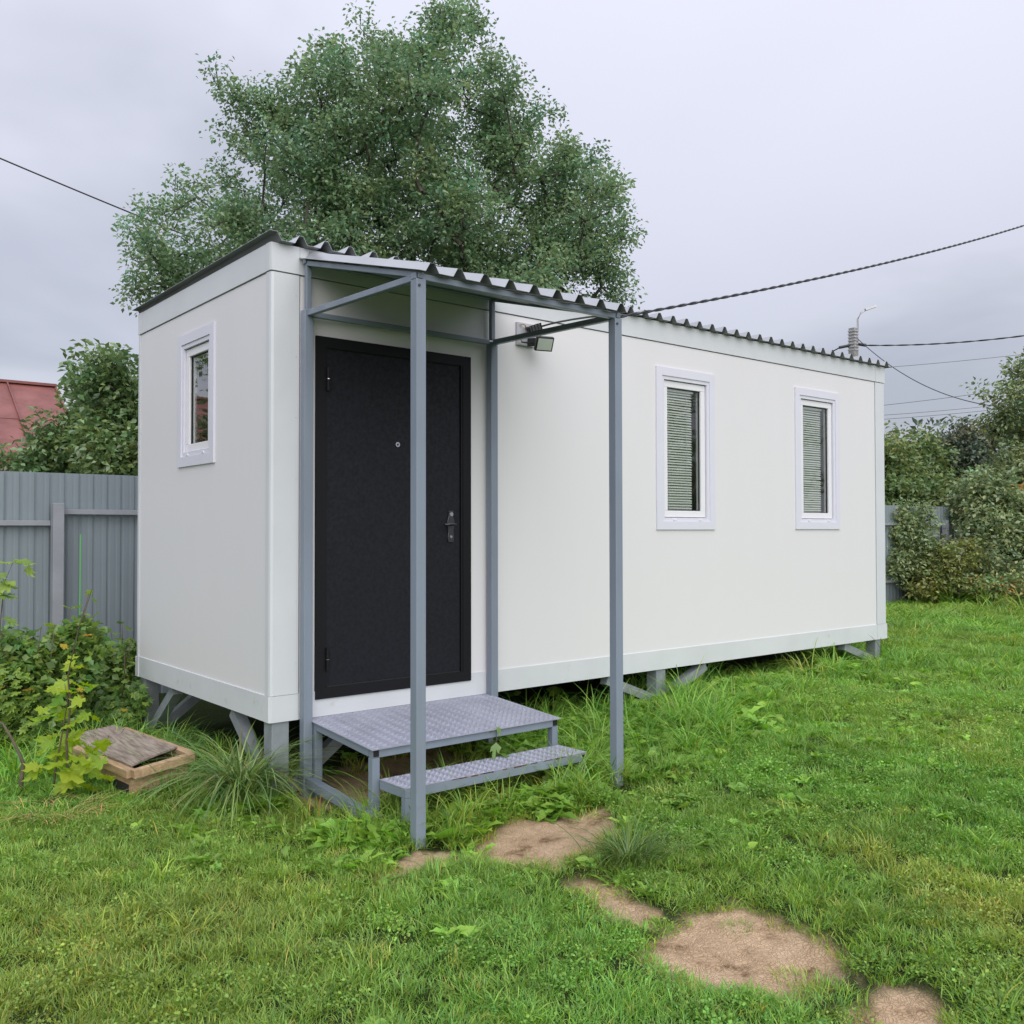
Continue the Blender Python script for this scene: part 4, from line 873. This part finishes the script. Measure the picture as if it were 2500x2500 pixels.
bush('raspberry_bush', 'light green lobed leaf bush at left edge before the fence', (-.80, 2.15, 0), px_blobs([(50,1250,65,28,0),(20,1300,60,50,-.2),(105,1300,50,50,.1),(120,1205,24,22,.1),(60,1360,60,40,-.1),(165,1215,26,30,.2),(20,1215,30,18,0),(140,1260,40,40,.1),(160,1185,12,14,.15)], 6.0), 1200, .062, 51, CUR[:3], (5,2,4), .02, 'bushes along the fence', 12)
bush('currant_bush', 'dark leafy currant bush beside the cabin back corner', (.02, 2.75, 0), px_blobs([(210,1295,45,45,0),(250,1245,16,24,.2),(180,1320,40,40,-.1),(225,1335,40,30,-.3),(200,1240,25,18,0),(262,1222,12,8,.1),(258,1315,16,34,-.35),(235,1355,30,20,-.45),(268,1320,10,30,-.5)], 6.75), 900, .056, 52, CUR, (2,4,1,4), .004, 'bushes along the fence', 9)
# tall thin raspberry cane at the very left, and a green garden stake
rb = (-1.02, 1.9, 0.0); dep = float((np.array(rb)-CAM)@cf); rng = random.Random(5); lv = []
for x, y, s in ((10,1060,.10),(38,1055,.10),(50,1070,.09),(20,1095,.11),(5,1100,.12),(12,1120,.09),(22,1125,.10),(8,1165,.10),(20,1168,.09),(-10,1130,.10),(45,1062,.08),(2,1080,.09)): lv.append((CUR[rng.choice((0,0,2))], px_local(x*g_, y*g_, dep, rb), s*1.1, (rng.uniform(-1,1), -1), rng, 1.0))
sapling('raspberry_cane', 'tall leafy cane poking up at the left picture edge', rb, [([px_local(x*g_, y*g_, dep, rb) for x, y in ((-12,1450),(-8,1300),(0,1180),(8,1100),(25,1060))], .006)], lv)
vb = at(152*g_, 1320*g_, 6.3); vb[2] = 0; dep = 6.3
M['cord'] = mat('green_cord', (.10,.42,.10), .5)
o = MB().tube([Vector(at(152*g_, 1330*g_, 6.3)), Vector(at(150.5*g_, 1160*g_, 6.3)), Vector(at(152*g_, 1008*g_, 6.3))], .004, 6).build('plant_stake', M['cord'], None); tag(o, 'thin bright green plant stake in front of the grey fence', 'stake')
# nettle growing through the step
nb = (.95, -.668, float(ground_z(.95, -.668))); rng = random.Random(9); lv = []
NET = tint_var(lobed_leaf('leaf', [(24,.62),(0,1.0),(-24,.62)], LM['currant'], .6, .12, 4), LM['currant'], (.95,1.05,.8))
for k in range(11):
    zz = .13+.20*k/10; a = k*1.7; lv.append((NET, Vector((.01*math.cos(a), .01*math.sin(a), zz)), .125-.006*k, (math.cos(a), math.sin(a)), rng, 1.0))
sapling('nettle', 'single nettle growing between platform and lower step', nb, [([(0,0,-.03), (.004,.0,.15), (0,.003,.33)], .004)], lv)

# ------------------------------------------------------------------ grass and weeds
def blades(rng, n, rad, h0, h1, wid, lean0, lean1, droop, seg=2, gauss=False):
    a = rng.uniform(0, 2*math.pi, n); r = rad*np.sqrt(rng.random(n)) if not gauss else np.abs(rng.normal(0, rad*.5, n))
    bx, by = r*np.cos(a), r*np.sin(a); h = rng.uniform(h0, h1, n); az = a+rng.normal(0, .9, n); ln = rng.uniform(lean0, lean1, n)*h; dr = rng.uniform(.3, 1, n)*droop
    fa = az+math.pi/2+rng.normal(0, .5, n); wx, wy = np.cos(fa)*wid*rng.uniform(.7,1.3,n), np.sin(fa)*wid*rng.uniform(.7,1.3,n); V = []; ks = np.linspace(0, 1, seg+1)
    for t_ in ks[:-1]:
        x = bx+np.cos(az)*ln*t_**1.7; y = by+np.sin(az)*ln*t_**1.7; z = h*(t_-dr*t_**2.4); f = .5*(1-.55*t_**2)
        V += [np.stack([x-wx*f, y-wy*f, z], 1), np.stack([x+wx*f, y+wy*f, z], 1)]
    V.append(np.stack([bx+np.cos(az)*ln, by+np.sin(az)*ln, h*(1-dr)], 1)); m_ = len(V); V = np.stack(V, 1).reshape(-1, 3); o = np.arange(n)*m_; F = []
    for s in range(seg-1):
        F += [np.stack([o+2*s, o+2*s+1, o+2*s+3], 1), np.stack([o+2*s, o+2*s+3, o+2*s+2], 1)]
    s = seg-1; F.append(np.stack([o+2*s, o+2*s+1, o+2*s+2], 1)); F = np.concatenate(F)
    t_ = rng.uniform(.6, 1.45, n); hue = rng.normal(0, .12, n); dry = (rng.random(n) < .05)
    c = np.stack([t_*(1+hue)+dry*.9, t_+dry*.15, t_*(1-hue)+dry*.5], 1); return V, F, np.repeat(c, m_, 0)
def grass_mat(name, col, trans=.35, gloss=.06):
    Mx = leaf_mat(name, col, trans, gloss, .45); t = Mx.node_tree
    mu = [n for n in t.nodes if n.type == 'MIX'][0]; a2 = t.nodes.new('ShaderNodeAttribute'); a2.attribute_name = 'col'; a2.attribute_type = 'INSTANCER'
    m2 = t.nodes.new('ShaderNodeMix'); m2.data_type = 'RGBA'; m2.blend_type = 'MULTIPLY'; m2.inputs['Factor'].default_value = 1
    src = mu.inputs[7].links[0].from_socket; t.links.new(src, m2.inputs[6]); t.links.new(a2.outputs['Color'], m2.inputs[7]); t.links.new(m2.outputs[2], mu.inputs[7])
    return Mx
GM = grass_mat('lawn_blade', (.245,.385,.070)); WM = grass_mat('weed_leaf', (.235,.400,.074), .35, .07)
rng = np.random.default_rng(100)
src = bpy.data.collections.new('grass_tufts')
def add_src(name, V, F, c, mt):
    o = bpy.data.objects.new(name, np_mesh(name, V, F, mt, True, c)); src.objects.link(o)
IDX = {'short': [], 'mid': [], 'long': [], 'weed': [], 'clover': []}; cnt = [0]
def reg(kind, V, F, c, mt): add_src('%03d_%s' % (cnt[0], kind), V, F, c, mt); IDX[kind].append(cnt[0]); cnt[0] += 1
for k in range(6): reg('short', *blades(rng, 90, .075, .022, .055, .0034, .25, 1.3, .40), GM)
for k in range(5): reg('mid', *blades(rng, 50, .07, .045, .11, .0046, .3, 1.2, .50, 3), GM)
for k in range(4): reg('long', *blades(rng, 42, .07, .16, .32, .0055, .35, 1.0, .75, 5), GM)
def clover(rng):
    n = 75; a = rng.uniform(0, 6.28, n); r = .075*np.sqrt(rng.random(n)); C = np.stack([r*np.cos(a), r*np.sin(a), rng.uniform(.012, .042, n)], 1)
    return leaf_cloud(C, .013, 2, .0125, rng, up=1.0, tintvar=.3, aspect=.8)
for k in range(3): reg('clover', *clover(rng), GM)
def weed(rng, n, ln0, ln1, aspect, toothed):
    """rosette of broad leaves"""
    Vs, Fs, Cs = [], [], []; o = 0
    for k in range(n):
        az = rng.uniform(0, 6.28); L_ = rng.uniform(ln0, ln1); up = rng.uniform(.35, 1.2); seg = 6; w_ = L_*aspect*rng.uniform(.8, 1.2); c, s = math.cos(az), math.sin(az); px_, py_ = rng.normal(0, .03, 2); tw = rng.normal(0, .35)
        rows = []
        for i in range(seg+1):
            t_ = i/seg; rad = L_*t_*math.cos(up*(1-.35*t_)); z = L_*t_*math.sin(up)*(1-.55*t_); hw = w_*.5*math.sin(math.pi*min(1, (t_*.93+.05))**.75)*(1+(.35*(-1)**i if toothed else 0)); hw = max(hw, .002)
            for sd_ in (-1, 0, 1): rows.append((px_+c*rad-s*sd_*hw, py_+s*rad+c*sd_*hw, z+abs(sd_)*hw*.35+sd_*hw*tw))
        for i in range(seg):
            for q in (0, 1): a = o+i*3+q; Fs += [(a, a+1, a+4), (a, a+4, a+3)]
        Vs += rows; t_ = rng.uniform(.75, 1.3); Cs += [(t_*rng.uniform(.9, 1.25), t_, t_*.9)]*len(rows); o += len(rows)
    return np.array(Vs), np.array(Fs), np.array(Cs)
for k in range(3): reg('weed', *weed(rng, 11, .07, .15, .30, True), WM)
for k in range(3): reg('weed', *weed(rng, 9, .06, .13, .55, False), WM)
for k in range(2): reg('weed', *weed(rng, 12, .10, .20, .24, True), WM)
def scatter(name, P, rotz, scl, idx, col, label, cat_, tilt=None):
    me = bpy.data.meshes.new(name); n = len(P); me.vertices.add(n); me.vertices.foreach_set('co', np.asarray(P, np.float32).ravel())
    rot = np.zeros((n, 3), np.float32); rot[:, 2] = rotz
    if tilt is not None: rot[:, :2] = tilt
    a = me.attributes.new('rot', 'FLOAT_VECTOR', 'POINT'); a.data.foreach_set('vector', rot.ravel())
    a = me.attributes.new('scl', 'FLOAT_VECTOR', 'POINT'); a.data.foreach_set('vector', np.asarray(scl, np.float32).ravel())
    a = me.attributes.new('idx', 'INT', 'POINT'); a.data.foreach_set('value', np.asarray(idx, np.int32))
    c4_ = np.ones((n, 4), np.float32); c4_[:, :3] = col; a = me.attributes.new('col', 'FLOAT_COLOR', 'POINT'); a.data.foreach_set('color', c4_.ravel())
    o = link(bpy.data.objects.new(name, me)); tag(o, label, cat_, kind='stuff')
    ng = bpy.data.node_groups.get('scatter_tufts')
    if ng is None:
        ng = bpy.data.node_groups.new('scatter_tufts', 'GeometryNodeTree')
        ng.interface.new_socket('Geometry', in_out='INPUT', socket_type='NodeSocketGeometry'); ng.interface.new_socket('Geometry', in_out='OUTPUT', socket_type='NodeSocketGeometry')
        gi = ng.nodes.new('NodeGroupInput'); go = ng.nodes.new('NodeGroupOutput'); iop = ng.nodes.new('GeometryNodeInstanceOnPoints'); ci = ng.nodes.new('GeometryNodeCollectionInfo')
        ci.inputs['Collection'].default_value = src; ci.inputs['Separate Children'].default_value = True; ci.inputs['Reset Children'].default_value = True
        def na(nm, ty): q = ng.nodes.new('GeometryNodeInputNamedAttribute'); q.data_type = ty; q.inputs['Name'].default_value = nm; return q.outputs['Attribute']
        iop.inputs['Pick Instance'].default_value = True
        ng.links.new(gi.outputs[0], iop.inputs['Points']); ng.links.new(ci.outputs[0], iop.inputs['Instance']); ng.links.new(na('idx', 'INT'), iop.inputs['Instance Index'])
        ng.links.new(na('rot', 'FLOAT_VECTOR'), iop.inputs['Rotation']); ng.links.new(na('scl', 'FLOAT_VECTOR'), iop.inputs['Scale']); ng.links.new(iop.outputs[0], go.inputs[0])
    md = o.modifiers.new('scatter', 'NODES'); md.node_group = ng
    return o
def in_view(X, Y, margin=.18):
    d = (X-CAM[0])*cf[0]+(Y-CAM[1])*cf[1]; s = (X-CAM[0])*cr[0]+(Y-CAM[1])*cr[1]
    return (d > 1.9) & (np.abs(s) < d*(1250/FPX+margin)+.5), d
def sample(x0, x1, y0, y1, dens):
    n = int((x1-x0)*(y1-y0)*dens); return rng.uniform(x0, x1, n), rng.uniform(y0, y1, n)
def colour(X, Y, n):
    big_ = fbm(X, Y, .55, 61); small = fbm(X, Y, 2.5, 64); t_ = .80+.45*small
    olive = np.clip((fbm(X+9, Y, .8, 71)-.45)*3, 0, 1)*.6
    camd = (X-CAM[0])*cr[0]+(Y-CAM[1])*cr[1]
    olive = np.clip(olive+.4*ss((.3-camd)/1.8)*(Y < .5), 0, 1)
    c = np.stack([t_*(.82+.30*olive), t_*(1.0-.10*olive), t_*(.92-.05*olive)], 1)
    dry = ss((.16-np.abs(sdist([(1.44,-2.36),(1.50,-2.75),(1.55,-3.05),(1.2,-3.2),(1.40,-2.75)], X, Y)))/.16)*fbm(X, Y, 7, 81)*1.5
    dry = np.maximum(dry, ss((.4-sdist([(2.8,-1.45),(3.4,-1.7),(4.1,-1.95),(3.1,-2.3)], X, Y))/.6)*np.clip(fbm(X, Y, 3, 85)*2-.6, 0, 1)*.7)
    br = bare(X, Y); dry = np.maximum(dry, ss((br-.02)/.25)*.75*fbm(X, Y, 11, 83)*1.6); dry = np.maximum(dry, (rng.random(len(X)) < .012)*.9)
    c += dry[:, None]*np.array([.80, .22, .45]); return np.clip(c, .1, 3)*rng.uniform(.85, 1.15, n)[:, None]
def near_cabin(X, Y):
    """how rank the growth is: mown lawn 0, unmown strip by cabin and steps 1"""
    d = np.hypot(np.maximum(np.maximum(-X, X-6), 0), np.maximum(np.maximum(-Y, Y-2.1), 0)); r = ss((.55-d)/.5)
    st_ = sdist([(.10,-.1),(1.55,-.1),(1.65,-1.05),(.95,-1.15),(.3,-1.2),(-.05,-1.05)], X, Y); r = np.maximum(r, ss((.22-st_)/.25))
    st2 = sdist([(1.5,-.2),(4.6,-.2),(3.6,-.75),(1.7,-1.3)], X, Y); r = np.maximum(r, .9*ss((.25-st2)/.5))
    ed = ss((X-11.3)/1.8)*ss((Y-.2-.0*X)/1.5); r = np.maximum(r, ed); st3 = sdist([(-1.6,1.1),(-.1,1.0),(0,3.4),(-2.5,3.4)], X, Y); return np.maximum(r, ss((.2-st3)/.4))
PX, PY, KIND, SC = [], [], [], []
def zone(x0, x1, y0, y1, dens, dmin, dmax, sc_):
    X, Y = sample(x0, x1, y0, y1, dens); ok, d = in_view(X, Y); ok &= (d >= dmin) & (d < dmax)
    ok &= ~((X > .25) & (X < 5.9) & (Y > .35) & (Y < 2.0)); ok &= (Y < 3.4) & ~((X > .05) & (X < 7) & (Y > 1.9))
    X, Y = X[ok], Y[ok]; b_ = bare(X, Y); keep = rng.random(len(X)) > ss((b_-.10)/.6)*.985; keep &= ~((np.abs(X-.16) < .13) & (Y > -.78) & (Y < .02) & (rng.random(len(X)) < .9)); keep &= ~((np.hypot(X-.16, Y+1.17) < .10) | (np.hypot(X-1.37, Y+1.17) < .09) | (np.hypot(X-.13, Y+.1) < .09))
    X, Y = X[keep], Y[keep]; PX.append(X); PY.append(Y); SC.append(np.full(len(X), sc_)*rng.uniform(.75, 1.3, len(X)))
zone(-5, 4, -4.5, 3.4, 430, 1.9, 4.6, .85); zone(-5, 6, -5, 3.4, 260, 4.6, 7.0, 1.0); zone(-6, 12, -6, 3.4, 120, 7.0, 11.0, 1.35); zone(-6, 30, -14, 3.4, 45, 11.0, 24.0, 2.1); zone(10, 60, -40, 3.4, 6, 24, 60, 5.0)
X, Y, S = np.concatenate(PX), np.concatenate(PY), np.concatenate(SC); n = len(X); rank = near_cabin(X, Y)+(fbm(X, Y, 1.4, 91)-.5)*.5
u = rng.random(n); d_ = np.hypot(X-CAM[0], Y-CAM[1])
kind = np.where(rank > .75, np.where(u < np.where(X > 11, .35, np.where(X > 4.2, .02, .08)), 2, np.where(u < .65, 1, 0)), np.where(rank > .30, np.where(u < .02, 2, np.where(u < .45, 1, 0)), np.where(u < .025+.35*(d_ > 8.5), 1, 0)))
idx = np.zeros(n, int)
for k, nm in enumerate(('short', 'mid', 'long')): q = kind == k; idx[q] = rng.choice(IDX[nm], q.sum())
cl_ = (kind == 0) & (rng.random(n) < np.clip((fbm(X, Y, 1.1, 97)-.25)*.45, .02, .16)); idx[cl_] = rng.choice(IDX['clover'], cl_.sum()); Z = ground_fine(X, Y)-.006; hs_ = rng.uniform(.8, 1.2, n)*(1+.5*np.clip(rank, 0, 1)*(kind == 0))*np.where(d_ > 9, .9, 1)
hs_ = hs_*(1-.35*np.clip(fbm(X, Y, .9, 95)-.35, 0, .5)*2*(kind == 0))
scl = np.stack([S, S, S**.45*hs_], 1); tilt = rng.normal(0, .12, (n, 2))
scatter('lawn_grass', np.stack([X, Y, Z], 1), rng.uniform(0, 6.28, n), scl, idx, colour(X, Y, n), 'uneven green lawn grass around the cabin', 'grass', tilt)
# broad-leaved weeds: thick by the steps and along the cabin, thin in the lawn
WX, WY = [], []
for (x0, x1, y0, y1, dens) in ((-.6, 5.6, -2.1, .25, 330), (-2.2, .3, 1.2, 3.3, 30), (-4, 9, -4.5, 1.5, 22), (5, 14, -3, 3.2, 12)):
    X, Y = sample(x0, x1, y0, y1, dens); ok, d = in_view(X, Y); b_ = bare(X, Y)
    r = near_cabin(X, Y); pr = np.clip(r*1.2-.15, .10, 1)*np.where((Y > -.02) & (X > 0) & (X < 6), .15, 1)*np.where(d < 3.6, .25, 1); ok &= (rng.random(len(X)) < pr) & (b_ < .3)
    WX.append(X[ok]); WY.append(Y[ok])
X, Y = np.concatenate(WX), np.concatenate(WY)
fx_ = (np.hypot(X-.17, Y+1.16) < .14) | (np.hypot(X-1.37, Y+1.16) < .13) | (np.hypot(X-.13, Y+.1) < .12); inpl = fx_ | (np.abs(X-.14) < .15) & (Y > -.76) | (X > .26) & (X < 1.34) & (Y > -.92) & (Y < 0)
X, Y = X[~inpl], Y[~inpl]; n = len(X); s = rng.uniform(.5, 1.1, n)*(.65+.5*near_cabin(X, Y))
scatter('broadleaf_weeds', np.stack([X, Y, ground_fine(X, Y)-.005], 1), rng.uniform(0, 6.28, n), np.stack([s, s, s], 1), rng.choice(IDX['weed'], n), rng.uniform(.75, 1.25, (n, 1))*np.array([[.95, 1.05, .9]]), 'broad leaved weeds growing thick round the steps', 'weeds', rng.normal(0, .1, (n, 2)))
# long arching grass clumps
def clump(name, label, base, nbl, rad, h0, h1, wid, col, seed, lean=(.5, 1.3), droop=1.0):
    r_ = np.random.default_rng(seed); V, F, c = blades(r_, nbl, rad, h0, h1, wid, lean[0], lean[1], droop, 8, True)
    o = link(bpy.data.objects.new(name, np_mesh(name, V, F, LM_CL, True, c*np.array(col)))); o.location = base; return tag(o, label, 'grass clump')
LM_CL = leaf_mat('clump_blade', (.150,.245,.085), .3, .10, .4)
clump('grass_clump', 'tall arching grass clump beside the near cabin corner', (-.13, .06, -.01), 460, .16, .34, .62, .0075, (1.25,1.2,1.0), 61, (.55, 1.05), 1.05)
clump('grass_clump', 'dark spiky grass tuft between the two largest soil patches', (.70, -1.85, float(ground_z(.7,-1.85))-.01), 260, .13, .14, .27, .0045, (.85,.85,.5), 62, (.6, 1.4), .7)
clump('grass_clump', 'small grass clump growing under the cabin edge near the hatch', (.02, 1.15, -.01), 200, .2, .15, .34, .005, (.8,.9,.9), 63)
# dry straw lying round the sapling
V, F, c = blades(np.random.default_rng(64), 150, .22, .06, .16, .0035, .8, 2.2, .9, 5)
LM_ST = leaf_mat('straw', (.50,.40,.17), .25, .05, .6)
o = link(bpy.data.objects.new('dry_straw', np_mesh('dry_straw', V*np.array([1,1,.35]), F, LM_ST, True, c))); o.location = (-.88, .48, .02); tag(o, 'dry yellow straw lying round the sapling foot', 'straw', kind='stuff')
